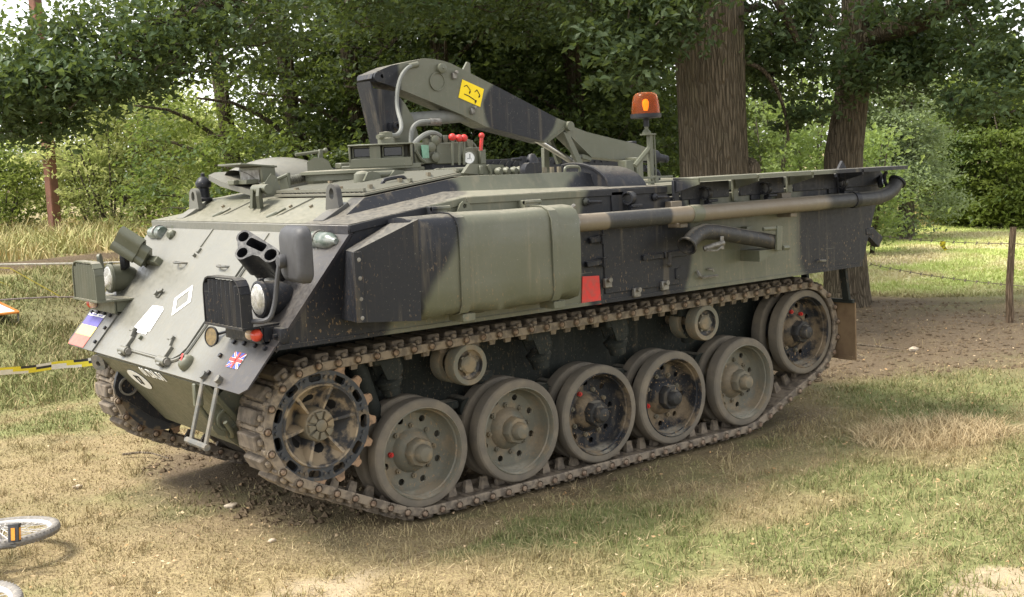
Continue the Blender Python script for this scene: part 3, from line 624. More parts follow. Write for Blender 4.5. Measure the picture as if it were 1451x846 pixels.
# hatch on the glacis
ho = [(.075, .30), (.075, -.30), (.085, -.36), (.12, -.42), (.17, -.45), (.60, -.45), (.835, -.45), (.845, .28), (.10, .33)]
P('transmission_hatch', gplate(ho, .014, .011), 'glacis', smooth=20)
rim = G().tube([GL(.07, -.28, .014), GL(.072, -.36, .014), GL(.11, -.455, .014), GL(.17, -.485, .014), GL(.62, -.485, .014), GL(.86, -.485, .014)], .011, 6, smooth=2)
rim.tube([GL(.07, .30, .016), GL(.068, -.28, .016)], .008, 6); P('hatch_rim', rim, 'glacis')
for y in (.36, -.27):
    g = gbox(.085, y, .03, .13, .05, .034); gbox(.165, y+.035, .03, .10, .025, .03, g=g, rot=.6); gbox(.20, y+.07, .034, .03, .06, .026, g=g)
    g.cyl(GL(.055, y-.07, .03), GL(.055, y+.05, .03), .027, n=12); h = P('hatch_hinge', g, 'glacis')
    P('hinge_pin', G().cyl(GL(.055, y-.085, .03), GL(.055, y-.068, .03), .02, n=8), 'steel', h)
for u, y in ((.735, .44), (.738, -.23)):
    P('hatch_handle', G().tube([GL(u, y+.07, .0), GL(u-.03, y+.05, .05), GL(u-.035, y, .052), GL(u-.03, y-.05, .05), GL(u, y-.07, .0)], .008, 6, smooth=1), 'dark_steel')
    g = gbox(u+.05, y-.16, .016, .10, .035, .012); gbox(u+.085, y-.165, .028, .035, .03, .024, g=g); g.cyl(GL(u+.045, y-.155, .02), GL(u+.045, y-.155, .045), .012, n=8); P('hatch_catch', g, 'glacis')
g = gbox(.481, .464, .016, .05, .06, .012); g.cyl(GL(.475, .464, .01), GL(.475, .464, .045), .016, n=8); gbox(.495, .445, .03, .02, .07, .014, g=g, rot=.4); P('glacis_catch', g, 'glacis')
g = gbox(.16, .235, .016, .05, .05, .012); g.cyl(GL(.16, .235, .01), GL(.16, .235, .045), .014, n=8); P('glacis_catch', g, 'green')
for u0, u1, y in ((.86, 1.0, .34), (.86, .985, -.48)):
    P('weld_strip', gbox((u0+u1)/2, y, .012, u1-u0, .022, .012), 'glacis')
P('glacis_seam', gbox(.845, -.10, .012, .012, .80, .006, bev=.001), 'glacis')
# white diamond, taped paper
dm = [(.570, .022), (.460, .150), (.345, .024), (.457, -.105)]; dc = (.458, .023)
inn = [(dc[0]+(u-dc[0])*.66, dc[1]+(y-dc[1])*.66) for u, y in dm]
P('painted_diamond', gplate(dm, .002, .0265, [inn]), 'white')
P('taped_paper', gplate([(.39, .40), (.392, .236), (.373, .199), (.215, .181), (.212, .215), (.19, .207), (.192, .365), (.212, .37), (.221, .453), (.371, .404)], .002, .027), 'paper')
# union flag decal, three stripe flag decal
fg = G(); u0, u1, ya, yb = .118, .212, -1.045, -1.185
def FP(a, b): return (u0+(u1-u0)*b, ya+(yb-ya)*a)
def fpoly(pts, h, m): gplate([FP(a, b) for a, b in pts], .0012, h, g=fg, m=m)
fpoly([(0, 0), (1, 0), (1, 1), (0, 1)], .0225, 0)
for sx in (0, 1):
    for sy in (0, 1):
        q = lambda a, b: (a if sx == 0 else 1-a, b if sy == 0 else 1-b)
        fpoly([q(.12, 0), q(.40, 0), q(.40, .28)], .024, 1); fpoly([q(0, .12), q(0, .36), q(.27, .36)], .024, 1)
        fpoly([q(0, 0), q(.055, 0), q(.42, .36), q(.34, .36)], .0255, 2)
fpoly([(.43, 0), (.57, 0), (.57, 1), (.43, 1)], .027, 2); fpoly([(0, .40), (1, .40), (1, .60), (0, .60)], .027, 2)
P('union_flag_decal', fg, ['white', 'blue', 'redp'])
fg = G()
for a, b, m in ((.236, .260, 0), (.163, .235, 1), (.086, .162, 2), (.0, .085, 3)): gplate([(a, 1.065), (a, 1.375), (b, 1.375), (b, 1.065)], .002, .0225, g=fg, m=m)
for k, y in enumerate((1.33, 1.29, 1.25, 1.17, 1.13)): gplate([(.242, y), (.242, y-.025), (.254, y-.025), (.254, y)], .001, .025, g=fg, m=1)
P('striped_flag_decal', fg, ['white', 'fblue', 'fyel', 'fred'])
# poppy on the dome lump
g = G().lathe([(.050, 0), (.049, .02), (.038, .040), (.018, .050), (0, .052)], GL(.083, -.563, .008), NG, 18); po = P('domed_cap', g, 'green')
g = G().lathe([(0, .004), (.028, .002), (.032, 0)], GL(.088, -.548, .055), NG+V((-.5, .3, 0)), 9); g.ball(GL(.088, -.548, .060), .008, 8, 1); P('poppy_sticker', g, ['redp', 'blk'], po)
# lower nose: roundel, number, towing gear
LN = V((.378, 0, -.474)).normalized(); LO = V((-1.208, 0, .952)); LNn = V((LN.z, 0, -LN.x)).normalized()
def LP(s, y, h): return LO+LN*s+V((0, y, 0))+LNn*h
P('white_roundel', G().plate([(.152+.083*math.cos(2*math.pi*i/28), -.37-.150*math.sin(2*math.pi*i/28)) for i in range(28)], LP(0, 0, .004), LN, YA, .002 if LN.cross(YA).dot(LNn) > 0 else -.002).xf(lambda v: v), 'white')
def text(body, size, org, ex, ey, mat, name, parent=VEH, bold=.0):
    cu = bpy.data.curves.new(name, 'FONT'); cu.body = body; cu.size = size; cu.offset = bold; cu.extrude = .0012; cu.align_x = 'CENTER'; cu.align_y = 'CENTER'
    t = bpy.data.objects.new(name, cu); C.objects.link(t); dg_ = bpy.context.evaluated_depsgraph_get(); dg_.update()
    me = bpy.data.meshes.new_from_object(t.evaluated_get(dg_)); bpy.data.objects.remove(t)
    ex, ey = V(ex).normalized(), V(ey).normalized(); ez = ex.cross(ey)
    g = G().add([V(org)+ex*v.co.x+ey*v.co.y+ez*v.co.z for v in me.vertices], [list(p.vertices) for p in me.polygons])
    return build(name, g, mat, parent)
text('01 DA 51', .092, LP(.038, -.065, .005), YA, -LN, 'white', 'registration_number', bold=.004)
text('17', .11, LP(.155, .365, .009), YA, -LN, 'blk', 'class_number', bold=.003)
P('towing_plate', G().prism([(-1.06, .90), (-1.085, .885), (-1.105, .86), (-1.135, .79), (-1.148, .74), (-1.142, .69), (-1.115, .655), (-1.075, .640), (-1.02, .59), (-.93, .514), (-.80, .44), (-.60, .44), (-.60, .80)], .752, .785), 'black')
P('towing_eye', G().plate(circ(0, 0, .062, 20), (-1.062, .751, .735), (1, 0, 0), (0, 0, 1), .02, holes=[circ(0, 0, .05, 20)]), 'steel')
P('towing_plate', G().prism([(-1.06, .90), (-1.085, .885), (-1.105, .86), (-1.135, .79), (-1.148, .74), (-1.142, .69), (-1.115, .655), (-1.075, .640), (-1.02, .59), (-.93, .514), (-.80, .44), (-.60, .44), (-.60, .80)], -.785, -.752), 'camo')
P('towing_eye', G().plate(circ(0, 0, .062, 20), (-1.062, -.787, .735), (1, 0, 0), (0, 0, 1), .02, holes=[circ(0, 0, .05, 20)]), 'green')
g = G().plate(rrect(-.05, -.055, .05, .045, .03), (-1.18, .885, .905), V((.5, -.85, 0)), V((-.2, 0, 1)), .03, holes=[circ(0, -.012, .018, 12)]); P('tow_lug', g, 'dark_steel')
# folding step below the mudguard, tow loop
st = G()
for y in (-.90, -1.09):
    a = GL(.03, y, .03); b = V((-1.30, y+.055, .66))
    st.box((a+b)/2, (.014, .035, (a-b).length+.03), Matrix.Rotation(math.atan2((a-b).x, (a-b).z), 3, 'Y') @ Matrix.Rotation(.12, 3, 'X'), bev=.003)
    st.cyl(GL(.035, y, .012), GL(.035, y, .05), .022, n=8)
st.cyl((-1.30, -.80, .665), (-1.30, -1.07, .665), .018, n=8); P('front_step', st, 'dark_steel')
g = G().tube([LP(.07, -.74, .03), LP(.11, -.70, .06), LP(.28, -.70, .08), LP(.36, -.755, .07), LP(.34, -.83, .06), LP(.24, -.85, .05)], .013, 8, smooth=2); P('tow_loop', g, 'green')
P('tow_bracket', G().box(LP(.06, -.735, .03), (.05, .035, .13), bev=.006), 'green')
# ---- upper front plate: ribs, lifting eyes, catches
def UP(t, y, h=0.): return V((-.47, y, 1.803)).lerp(V((-.28, y, 1.91)), t)+V((-.49, 0, .87))*h
for y0, y1 in ((.46, .27), (-.33, -.50)):
    P('ridge_strip', G().tube([UP(-.02, y0*.9+y1*.1, .002), UP(1, y1, .002)], .008, 4), 'glacis')
    g = G(); a = UP(-.08, y0+.055, .008); b = UP(.45, y0+.0, .008); g.cyl(a, a.lerp(b, .55), .017, .012, n=8); g.cyl(a.lerp(b, .5), b, .008, n=6); P('drain_tube', g, 'green')
for y in (-.36, -.62, -.86, .2, .62):
    P('plate_bolt', G().cyl(UP(.55, y, -.004), UP(.55, y, .014), .012, n=6), 'hub')
def eye(s):
    g = G(); Mx = Matrix.Rotation(-R(29.4), 3, 'Y')
    g.box(UP(.18, s*.99, .012), (.19, .118, .026), Mx, bev=.003)
    y0 = .975 if s > 0 else -.975
    out = [(-.064, 0), (.064, 0)]+[(.05*math.cos(R(a)), .095+.05*math.sin(R(a))) for a in range(0, 181, 20)]
    hole = [(.022*math.cos(R(a)), .088+.034*math.sin(R(a))) for a in range(0, 360, 24)]
    g.plate(out, (-.395, y0, 1.85), (.12, -.99, 0), (0, 0, 1), .034, holes=[hole])
    return g
for s in (1, -1): P('lifting_eye', eye(s), 'glacis')
g = G().lathe([(.055, 0), (.055, .02), (.04, .03), (.036, .09), (.05, .10), (.056, .125), (.05, .14), (.03, .165), (.014, .172), (.014, .195), (0, .2)], (-.33, 1.01, 1.90), (0, 0, 1), 16); P('aerial_base', g, 'black')
g = G().plate([(0, 0), (.10, 0), (.095, .05), (.06, .13), (.02, .13), (-.01, .08)], (-.44, -.045, 1.855), (.5, .6, 0), (0, 0, 1), .018); g.plate([(0, 0), (.10, 0), (.07, .12), (.02, .12)], (-.42, .10, 1.855), (.5, .3, 0), (0, 0, 1), .018)
g.cyl((-.36, -.06, 1.975), (-.36, .14, 1.975), .03, n=10); P('hatch_stop', g, 'green')
# ---- headlamp groups
def lamps(s, dark):
    pm = 'black' if dark else 'green'; mx = (lambda g: g) if s < 0 else (lambda g: g.mirror())
    g = G()   # shelf and bracket box below it (built for the near side, mirrored for the far one)
    g.add([(-1.18, -.86, 1.285), (-1.18, -1.345, 1.285), (-.88, -1.265, 1.285), (-.88, -.82, 1.285), (-1.18, -.86, 1.297), (-1.18, -1.345, 1.297), (-.88, -1.265, 1.297), (-.88, -.82, 1.297)],
          [[0, 1, 2, 3], [4, 7, 6, 5], [0, 4, 5, 1], [1, 5, 6, 2], [2, 6, 7, 3], [3, 7, 4, 0]])
    sh = P('lamp_bracket', mx(g), pm, smooth=20)
    g = G().box((-1.06, -1.09, 1.243), (.012, .44, .084), bev=.002).box((-.98, -1.09, 1.205), (.16, .44, .012)).box((-.98, -.876, 1.243), (.14, .012, .084)).box((-.98, -1.304, 1.243), (.14, .012, .084)); P('bracket_box', mx(g), pm, sh)
    # grille guard: slats in a rounded flange
    arc = [(-.875, 1.297), (-.875, 1.46)]+[(-.95+.075*math.cos(R(a)), 1.465+.075*math.sin(R(a))) for a in (30, 60, 90)]+[(-1.25+.075*math.cos(R(a)), 1.465+.075*math.sin(R(a))) for a in (90, 120, 150, 180)]+[(-1.325, 1.297)]
    g = G()
    for (ya, za), (yb, zb) in zip(arc, arc[1:]):
        d = V((0, yb-ya, zb-za)); n = V((0, d.z, -d.y)).normalized()*.008
        pa, pb = V((0, ya, za)), V((0, yb, zb)); q = []
        for x in (-1.178, -1.118): q += [V((x, 0, 0))+pa, V((x, 0, 0))+pb, V((x, 0, 0))+pb+n, V((x, 0, 0))+pa+n]
        g.add(q, [[0, 1, 2, 3], [7, 6, 5, 4], [0, 4, 5, 1], [1, 5, 6, 2], [2, 6, 7, 3], [3, 7, 4, 0]])
    gd = P('lamp_guard', mx(g), pm)
    for k in range(8):
        y = -.906-.0535*k; top = 1.530 if 0 < k < 7 else 1.51
        g = G().box((-1.155, y, (1.297+top)/2), (.056, .010, top-1.297), Matrix.Rotation(R(-52), 3, 'Z'), bev=.002)
        if s > 0: g.xf(lambda v: V((v.x, v.y+2*(.906+.0535*k), v.z)))
        P('guard_slat', g, pm, gd)
    # headlamp
    yc = -1.155; zc = 1.415
    g = G().lathe([(.085, 0), (.098, .004), (.101, .02), (.094, .032), (.094, .10), (.085, .14), (.062, .185), (.03, .21), (0, .215)], (-1.0, yc, zc), (1, 0, -.02), 28); g.box((-.975, yc, zc+.10), (.03, .03, .02), bev=.004); hl = P('headlamp', mx(g), pm)
    g = G().lathe([(0, -.012), (.04, -.010), (.075, -.003), (.088, .006)], (-1.0, yc, zc), (1, 0, -.02), 28); P('lens', mx(g), 'lens', hl)
    P('lamp_post', mx(G().cyl((-.92, yc, 1.297), (-.92, yc, 1.34), .03, n=10)), pm, hl)
    # marker light
    g = G().lathe([(.034, 0), (.036, .05), (.03, .06)], (-1.03, -1.20, 1.248), (-.5, -.86, 0), 14); P('marker_light', mx(g), 'black')
    P('clear_lens', mx(G().ball((-1.085, -1.225, 1.248), .030, 12)), 'amber_lens'); P('red_lens', mx(G().ball((-1.08, -1.285, 1.248), .034, 12)), 'red_lens')
    g = G().box((-.985, -1.37, 1.243), (.05, .09, .082), bev=.01, seg=2); g.cyl((-1.03, -1.37, 1.243), (-1.0, -1.37, 1.243), .012, n=8)
    if s < 0: P('switch_box', g, 'black')
    else: P('horn', G().ball((-.93, .80, 1.235), .045, 12, sq=(1.3, 1, 1)), 'green')
    return sh
lamps(-1, True); lamps(1, False)
g = G().lathe([(0, 0), (.050, 0), (.052, .006), (0, .008)], (-1.072, -.70, 1.19), (-1, -.25, .12), 24); dsc = P('round_plate', g, 'tan_disc')
P('plate_rim', G().lathe([(.050, -.002), (.056, -.002), (.056, .010), (.050, .010), (.050, -.002)], (-1.072, -.70, 1.19), (-1, -.25, .12), 24), 'black', dsc)
P('plate_arm', G().tube([(-1.06, -.72, 1.20), (-1.02, -.79, 1.22)], .008, 6), 'black', dsc)
# far side indicator paddle and lamp
P('indicator_paddle', G().plate(rrect(-.035, 0, .035, .16, .03), (-1.0, 1.27, 1.42), (.6, .8, 0), (-.1, 0, 1), .018), 'green')
P('side_lamp', G().lathe([(.0, 0), (.06, .0), (.062, .03), (.04, .06), (0, .06)], (-.93, 1.08, 1.53), (1, -.4, 0), 16), 'black')
P('amber_indicator', G().box((-.86, 1.04, 1.55), (.06, .10, .035), Matrix.Rotation(R(-40), 3, 'Y'), bev=.008), 'amber_lens')
# near mirror
mc = V((-.95, -1.515, 1.66)); mg = G().plate(rrect(-.165, -.142, .165, .142, .05), (0, 0, 0), (0, -1, 0), (0, 0, 1), .0)
def mirror():
    g = G(); Mz = Matrix.Rotation(R(-8), 3, 'Z'); rows = []
    for k, (ins, x) in enumerate(((.03, -.036), (.012, -.024), (0, 0), (0, .028), (.012, .04))):
        out = rrect(-.158+ins, -.142+ins, .158-ins, .142-ins, .055-ins*.5)
        rows.append([V((x, -a, b)) for a, b in out])
    n = len(rows[0]); vs = [Mz @ v+mc for r_ in rows for v in r_]; fs = []
    for r_ in range(len(rows)-1):
        for i in range(n): j = (i+1) % n; fs.append([r_*n+i, r_*n+j, (r_+1)*n+j, (r_+1)*n+i])
    fs.append(list(range(n))[::-1]); fs.append(list(range((len(rows)-1)*n, len(rows)*n)))
    return g.add(vs, fs)
mi = P('wing_mirror', mirror(), 'mirror_shell')
P('mirror_boss', G().lathe([(.034, .0), (.036, .02), (.03, .034), (0, .036)], mc+V((-.030, .065, -.035)), (-1, .1, 0), 16), 'mirror_shell', mi)
P('mirror_arm', G().tube([mc+V((-.055, .065, -.035)), (-1.02, -1.44, 1.54), (-1.03, -1.42, 1.42), (-1.06, -1.42, 1.345), (-1.09, -1.40, 1.328), (-1.13, -1.29, 1.325)], .013, 8, smooth=2), 'mirror_shell', mi)
P('arm_clamp', G().box((-1.13, -1.305, 1.335), (.04, .04, .075), bev=.006), 'black', mi)
# smoke dischargers: four barrels cast in one block
def smoke(s):
    pm = 'black' if s < 0 else 'green'; k = 1.0
    mc = V((-.945, -1.04, 1.675)); ax = V((-.64, -.50, .58)).normalized(); sc = .78; mc0 = mc.copy()   # barrels point forward and up
    ey = V((0, -1, -.02)); ey = (ey-ax*ey.dot(ax)).normalized(); ez = ax.cross(ey)
    if ez.z < 0: ez = -ez
    L = .30
    tubes = [(-.135, .045), (.145, .012), (-.065, -.062), (.0, .035)]
    arcp = lambda x, y, r_, a0, a1: [(x+r_*math.cos(R(a0+(a1-a0)*i/9)), y+r_*math.sin(R(a0+(a1-a0)*i/9))) for i in range(10)]
    out = arcp(.142, .010, .060, -110, 82)+arcp(-.135, .045, .054, 86, 250)+arcp(-.062, -.062, .054, 165, 335)+[(.02, -.045), (.07, -.035)]
    hs = [circ(-.135, .045, .040, 14), circ(.142, .010, .046, 14), circ(-.062, -.062, .040, 14), rrect(-.085, .0, .075, .065, .02)]
    base = mc-ax*L
    g = G().plate([(a, b) for a, b in out], mc-ax*.22, ey, ez, .22 if ey.cross(ez).dot(ax) > 0 else -.22, holes=hs)
    n0 = len(g.v)
    g.plate([(a*.82, b*.8-.01) for a, b in out], mc-ax*L, ey, ez, .085 if ey.cross(ez).dot(ax) > 0 else -.085)
    g.xf(lambda v: mc0+(v-mc0)*sc)
    if s > 0: g = g.mirror()
    d = P('smoke_discharger', g, pm, smooth=45)
    g = G().box(base+V((.03, -.02, -.02)), (.05, .26, .20), Matrix.Rotation(R(-49), 3, 'Y'), bev=.006).box(base+V((-.03, .03, -.09)), (.06, .10, .03), Matrix.Rotation(R(-49), 3, 'Y'))
    P('discharger_mount', g if s < 0 else g.mirror(), pm, d)
    return d
smoke(-1); smoke(1)
def bottle(s):
    a, b = V((-.615, -1.09, 1.70)), V((-.615, -1.33, 1.695))
    g = G().lathe([(0, 0), (.04, 0), (.046, .01), (.046, .17), (.038, .205), (.022, .225), (.016, .25), (0, .25)], a, b-a, 18); g = g if s < 0 else g.mirror()
    t = P('extinguisher_bottle', g, 'bottle')
    g = G().tube([a.lerp(b, .28)+V((0, 0, .0))+V((.05*math.cos(R(x)), 0, .05*math.sin(R(x)))) for x in range(-120, 200, 30)], .008, 6); g.box(a.lerp(b, .5)+V((.03, 0, -.05)), (.09, .26, .012), Matrix.Rotation(R(-49), 3, 'Y')); P('bottle_clamp', g if s < 0 else g.mirror(), 'steel', t)
bottle(-1); bottle(1)
P('ledge_lug', G().plate([(-.025, 0), (.025, 0), (.02, .05), (-.02, .05)], (-.575, 1.02, 1.70), (0, 1, 0), (0, 0, 1), .02), 'green')
P('ledge_lamp', G().lathe([(.03, 0), (.036, .03), (.02, .05), (0, .05)], (-.60, .93, 1.69), (-1, -.3, 0), 12), 'green')
# ---- roof: louvres, driver's hatch, spring, cupola, brackets
def roofz(x): return 1.91+(x+.28)/.68*.09 if x < .4 else 2.0
def RZ(x, y, h): return V((x, y, roofz(x)+h))
P('roof_frame', G().add([(-.27, -1.07, 1.921), (.40, -1.07, 2.009), (.40, .05, 2.009), (-.27, .05, 1.921), (-.27, -1.07, 1.933), (.40, -1.07, 2.021), (.40, .05, 2.021), (-.27, .05, 1.933)], [[0, 1, 2, 3], [4, 7, 6, 5], [0, 4, 5, 1], [1, 5, 6, 2], [2, 6, 7, 3], [3, 7, 4, 0]]), 'louvre')
for k in range(20):
    y = -1.03+k*.054
    for xa, xb in ((-.25, .05), (.07, .385)):
        a, b = RZ(xa, y, .034), RZ(xb, y, .034); g = G().box((a+b)/2, ((b-a).length, .040, .007), Matrix.Rotation(-math.atan2(.09, .68), 3, 'Y') @ Matrix.Rotation(R(34), 3, 'X')); P('louvre_slat', g, 'louvre')
for x in (-.255, .06, .39): P('louvre_bar', G().tube([RZ(x, -1.05, .040), RZ(x, .03, .040)], .012, 4), 'louvre')
for x, y in ((-.2, -1.02), (.0, -1.02), (.2, -1.02), (-.24, -.75), (-.24, -.2), (.2, -.45), (.0, -.2)):
    P('roof_bolt', G().cyl(RZ(x, y, .03), RZ(x, y, .06), .016, n=6), 'hub')
P('roof_handle', G().tube([RZ(-.11, -1.0, .02), RZ(-.10, -1.0, .062), RZ(-.07, -1.0, .07), RZ(.02, -1.0, .066), RZ(.05, -1.0, .055), RZ(.06, -1.0, .02)], .012, 6, smooth=1), 'black')
P('filler_cap', G().lathe([(.05, 0), (.055, .03), (.05, .07), (.03, .085), (0, .09)], RZ(.03, -.55, .02), (0, 0, 1), 14), 'green')
# driver's hatch: thick tilted lid with a bulged hood, lying open
hx = V((.78, .0, .04)); hb = [(-.46, 2.075), (-.36, 2.118)]
g = G(); lid = [(-.30, .10), (-.28, .34), (-.20, .42), (.34, .42), (.40, .36), (.40, -.28), (.34, -.34), (-.16, -.34), (-.24, -.28)]
g.plate(lid, (-.04, .60, 1.985), V((1, 0, .02)), V((-.004, 1, .20)), .035)
dh = P('driver_hatch', g, 'glacis')
def hood():
    g = G(); n, mrow = 22, 16; vs = []; fs = []; o = V((.02, .60, 2.019)); ex, ey = V((1, 0, .02)).normalized(), V((-.004, 1, .20)).normalized(); ez = ex.cross(ey)
    for i in range(n+1):
        for j in range(mrow+1):
            a, b = i/n, j/mrow; x = -.24+.66*a; y = -.30+.60*b
            e = max(0, 1-((a-.42)/.50)**2 if a < .42 else 1-((a-.42)/.60)**2); c = max(0, 1-((b-.5)/.5)**2)
            vs.append(o+ex*x+ey*y+ez*(.155*(e**.6)*(c**.55)))
    for i in range(n):
        for j in range(mrow): k = i*(mrow+1)+j; fs.append([k, k+mrow+1, k+mrow+2, k+1])
    return g.add(vs, fs)
P('hatch_hood', hood(), 'glacis', dh, smooth=180)
g = G(); pc = V((-.14, .50, 2.058))
g.box(pc+V((-.02, 0, .01)), (.10, .34, .11), Matrix.Rotation(R(-4), 3, 'Y'), bev=.004); g.box(pc+V((-.09, 0, .07)), (.26, .36, .012), Matrix.Rotation(R(6), 3, 'Y'), bev=.002); g.box(pc+V((-.10, 0, -.035)), (.12, .24, .03), bev=.003); g.box(pc+V((-.17, .05, -.035)), (.05, .10, .03), bev=.003)
P('driver_periscope', g, 'green', dh); P('periscope_window', G().box(pc+V((-.073, 0, .005)), (.006, .28, .07)), 'steel', dh)
sp = []; a, b = V((-.13, .17, 2.015)), V((.20, .25, 2.055)); d = (b-a); ex = V((0, 1, 0)); ex = (ex-d.normalized()*ex.dot(d.normalized())).normalized(); ey = d.normalized().cross(ex)
for i in range(20*10+1):
    t = i/200; ph = 2*math.pi*i/10; sp.append(a+d*t+(ex*math.cos(ph)+ey*math.sin(ph))*.026)
P('hatch_spring', G().tube(sp, .0075, 5), 'spring')
P('spring_end', G().cyl(b, b+d.normalized()*.07, .034, n=12).cyl(a-d.normalized()*.03, a, .03, n=12), 'green')
g = G().plate([(0, 0), (.10, 0), (.08, .12), (.045, .14), (.0, .08)], (-.30, .12, 1.93), (.9, -.3, 0), (0, 0, 1), .02).box((-.22, .26, 1.99), (.16, .03, .025), Matrix.Rotation(R(-15), 3, 'Y')).tube([(-.27, .28, 1.99), (-.18, .12, 2.04), (-.14, .09, 2.06)], .012, 6).cyl((-.14, .09, 1.95), (-.14, .09, 2.07), .012, n=6).plate([(0, 0), (.07, 0), (.05, .10), (0, .10)], (-.17, .14, 1.94), (.6, -.8, 0), (0, 0, 1), .02)
P('hatch_linkage', g, 'green')
# cupola
cu = P('cupola_ring', G().lathe([(.36, 0), (.38, .02), (.38, .055), (.41, .06), (.41, .078), (.36, .085), (0, .09)], (.36, .0, 1.99), (0, 0, 1), 40), 'green')
fr = Matrix.Rotation(R(54), 3, 'Z')          # the periscope block looks towards the near front corner
def cb(g, c, d, bev=.003, m=0): return g.box(fr @ V(c)+V((.30, -.27, 2.075)), d, fr, bev=bev, m=m)
def cbx(g, c, d, bev=.003): return g.box(V((.30, -.34, 2.08))+fr @ V(c), d, fr, bev=bev)
W_ = .40
g = G(); cbx(g, (.06, 0, .028), (.20, W_, .056)); cbx(g, (.06, 0, .141), (.22, W_+.01, .010)); cbx(g, (.06, -W_/2+.005, .085), (.20, .012, .11)); cbx(g, (.06, W_/2-.005, .085), (.20, .012, .11)); cbx(g, (.13, 0, .09), (.05, W_-.02, .10)); cbx(g, (.02, .035, .09), (.10, .07, .09))
pb = P('periscope_block', g, 'green')
for y, dx in ((.115, 0), (-.075, .015)):
    P('periscope_glass', cbx(G(), (.025+dx, y, .095), (.02, .115, .055)), 'glass_dark', pb)
    f = G()
    for dy, dz, wy, wz in ((0, .034, .13, .010), (0, -.034, .13, .010), (.064, 0, .010, .075), (-.064, 0, .010, .075)): cbx(f, (.016+dx, y+dy, .095+dz), (.018, wy, wz), .001)
    P('glass_frame', f, 'green', pb)
g = G(); cbx(g, (.0, 0, .0), (.07, W_+.10, .03)); P('block_lip', g, 'green', pb)
g = G().lathe([(.055, 0), (.055, .035), (.042, .04), (.042, .075), (.0, .08)], (.375, -.29, 2.225), (0, 0, 1), 16).cyl((.375, -.29, 2.27), (.29, -.33, 2.27), .016, n=8); P('hose_junction', g, 'green', pb)
g = G().box((.545, -.345, 2.155), (.10, .10, .14), Matrix.Rotation(R(20), 3, 'Z'), bev=.006).tube([(.52, -.41, 2.17), (.55, -.415, 2.12), (.59, -.40, 2.10)], .012, 6); ib = P('instrument_box', g, 'green')
P('green_window', G().box((.600, -.398, 2.165), (.075, .006, .085), Matrix.Rotation(R(20), 3, 'Z'), bev=.002), 'green_glass', ib)
P('box_cover', G().plate([(0, 0), (.085, 0), (.02, .12), (0, .12)], (.485, -.40, 2.085), V((.94, .34, 0)), V((0, 0, 1)), .008), 'black', ib)
g = G().plate([(0, 0), (.16, 0), (.14, .06), (.10, .085), (.04, .085), (.0, .06)], (.05, .18, 2.075), (.85, -.5, 0), (0, 0, 1), .02).plate([(0, 0), (.16, 0), (.14, .06), (.10, .085), (.04, .085), (.0, .06)], (.09, .26, 2.075), (.85, -.5, 0), (0, 0, 1), .02).box((.16, .2, 2.185), (.03, .03, .06), bev=.005).tube([(.2, .20, 2.207), (.0, .25, 2.187)], .011, 6).ball((.2, .2, 2.207), .018, 8).box((.30, .12, 2.10), (.12, .08, .04), bev=.006)
P('gun_mount', g, 'green')
def rb(x0, x1, y):
    g = G().plate([(0, 0), (.13, 0), (.105, .045), (.06, .055), (.03, .05)], (x0, y, 2.0), (1, 0, 0), (0, 0, 1), .02)
    g.plate([(0, 0), (.13, 0), (.13, .05), (.06, .055)], (x1, y, 2.0), (1, 0, 0), (0, 0, 1), .02); g.cyl((x0+.08, y+.01, 2.033), (x1+.08, y+.01, 2.033), .022, n=12); return g
P('roof_hinge', rb(.0, .16, -.60), 'green'); P('roof_hinge', rb(.40, .60, -.74), 'green')
g = G().plate([(0, 0), (.20, 0), (.14, .06), (-.12, .075), (-.17, .02)], (.76, -.80, 1.998), (1, 0, 0), (0, 0, 1), .03).box((.72, -.835, 2.03), (.03, .02, .06), bev=.006).tube([(.77, -.84, 2.06), (.79, -.845, 2.02), (.79, -.84, 1.99)], .010, 6)
for x in (.84, .90, .96, 1.0): g.lathe([(.026, 0), (.03, .02), (.02, .04), (0, .04)], (x, -.84, 2.015), (.2, -1, 0), 10)
P('roof_fittings', g, 'green')
P('stay_rod', G().tube([(.42, -.60, 2.025), (.50, -.62, 2.022), (.56, -.62, 2.04)], .013, 6), 'green')
g = G().cyl((.93, -1.0, 1.99), (.93, -1.0, 2.105), .022, n=8).cyl((.95, -1.0, 2.09), (.84, -1.0, 2.088), .010, n=6).lathe([(.05, 0), (.05, .05), (0, .05)], (.92, -1.04, 2.015), (0, -1, 0), 12); P('roof_tap', g, 'black')
g = G().box((.985, -1.0, 2.03), (.10, .10, .07), bev=.004).lathe([(.045, 0), (.04, .02), (.02, .05), (0, .055)], (1.0, -1.0, 2.065), (0, 0, 1), 12); P('roof_bracket', g, 'black')
for x in (1.10, 1.16, 1.22): P('roof_stud', G().cyl((x, -1.0, 1.99), (x, -1.0, 2.03), .016, n=6), 'hub')
# valve block with its levers
g = G().box((1.01, .0, 2.155), (.24, .20, .145), bev=.006)
for x in (.90, .95, 1.0, 1.06, 1.10): g.box((x, .0, 2.25), (.036, .12, .06), bev=.005)
g.box((.84, .0, 2.155), (.11, .18, .13), bev=.006); vb = P('valve_block', g, 'green')
for x, z in ((.845, 2.20), (.875, 2.13), (.88, 2.245)): P('valve_cap', G().lathe([(.032, 0), (.034, .02), (.02, .03), (0, .03)], (x, -.095, z), (0, -1, 0), 12), 'green', vb)
P('block_foot', G().box((1.03, -.0, 2.06), (.34, .16, .06), bev=.004), 'black', vb)
for x, y, z in ((.992, -.15, 2.262), (1.048, -.15, 2.254), (1.09, -.15, 2.254)):
    lv = P('control_lever', G().tube([(x-.01, y, 2.07), (x, y, z-.02)], .009, 8), 'green'); P('red_knob', G().ball((x, y, z), .026, 14), 'redp', lv)
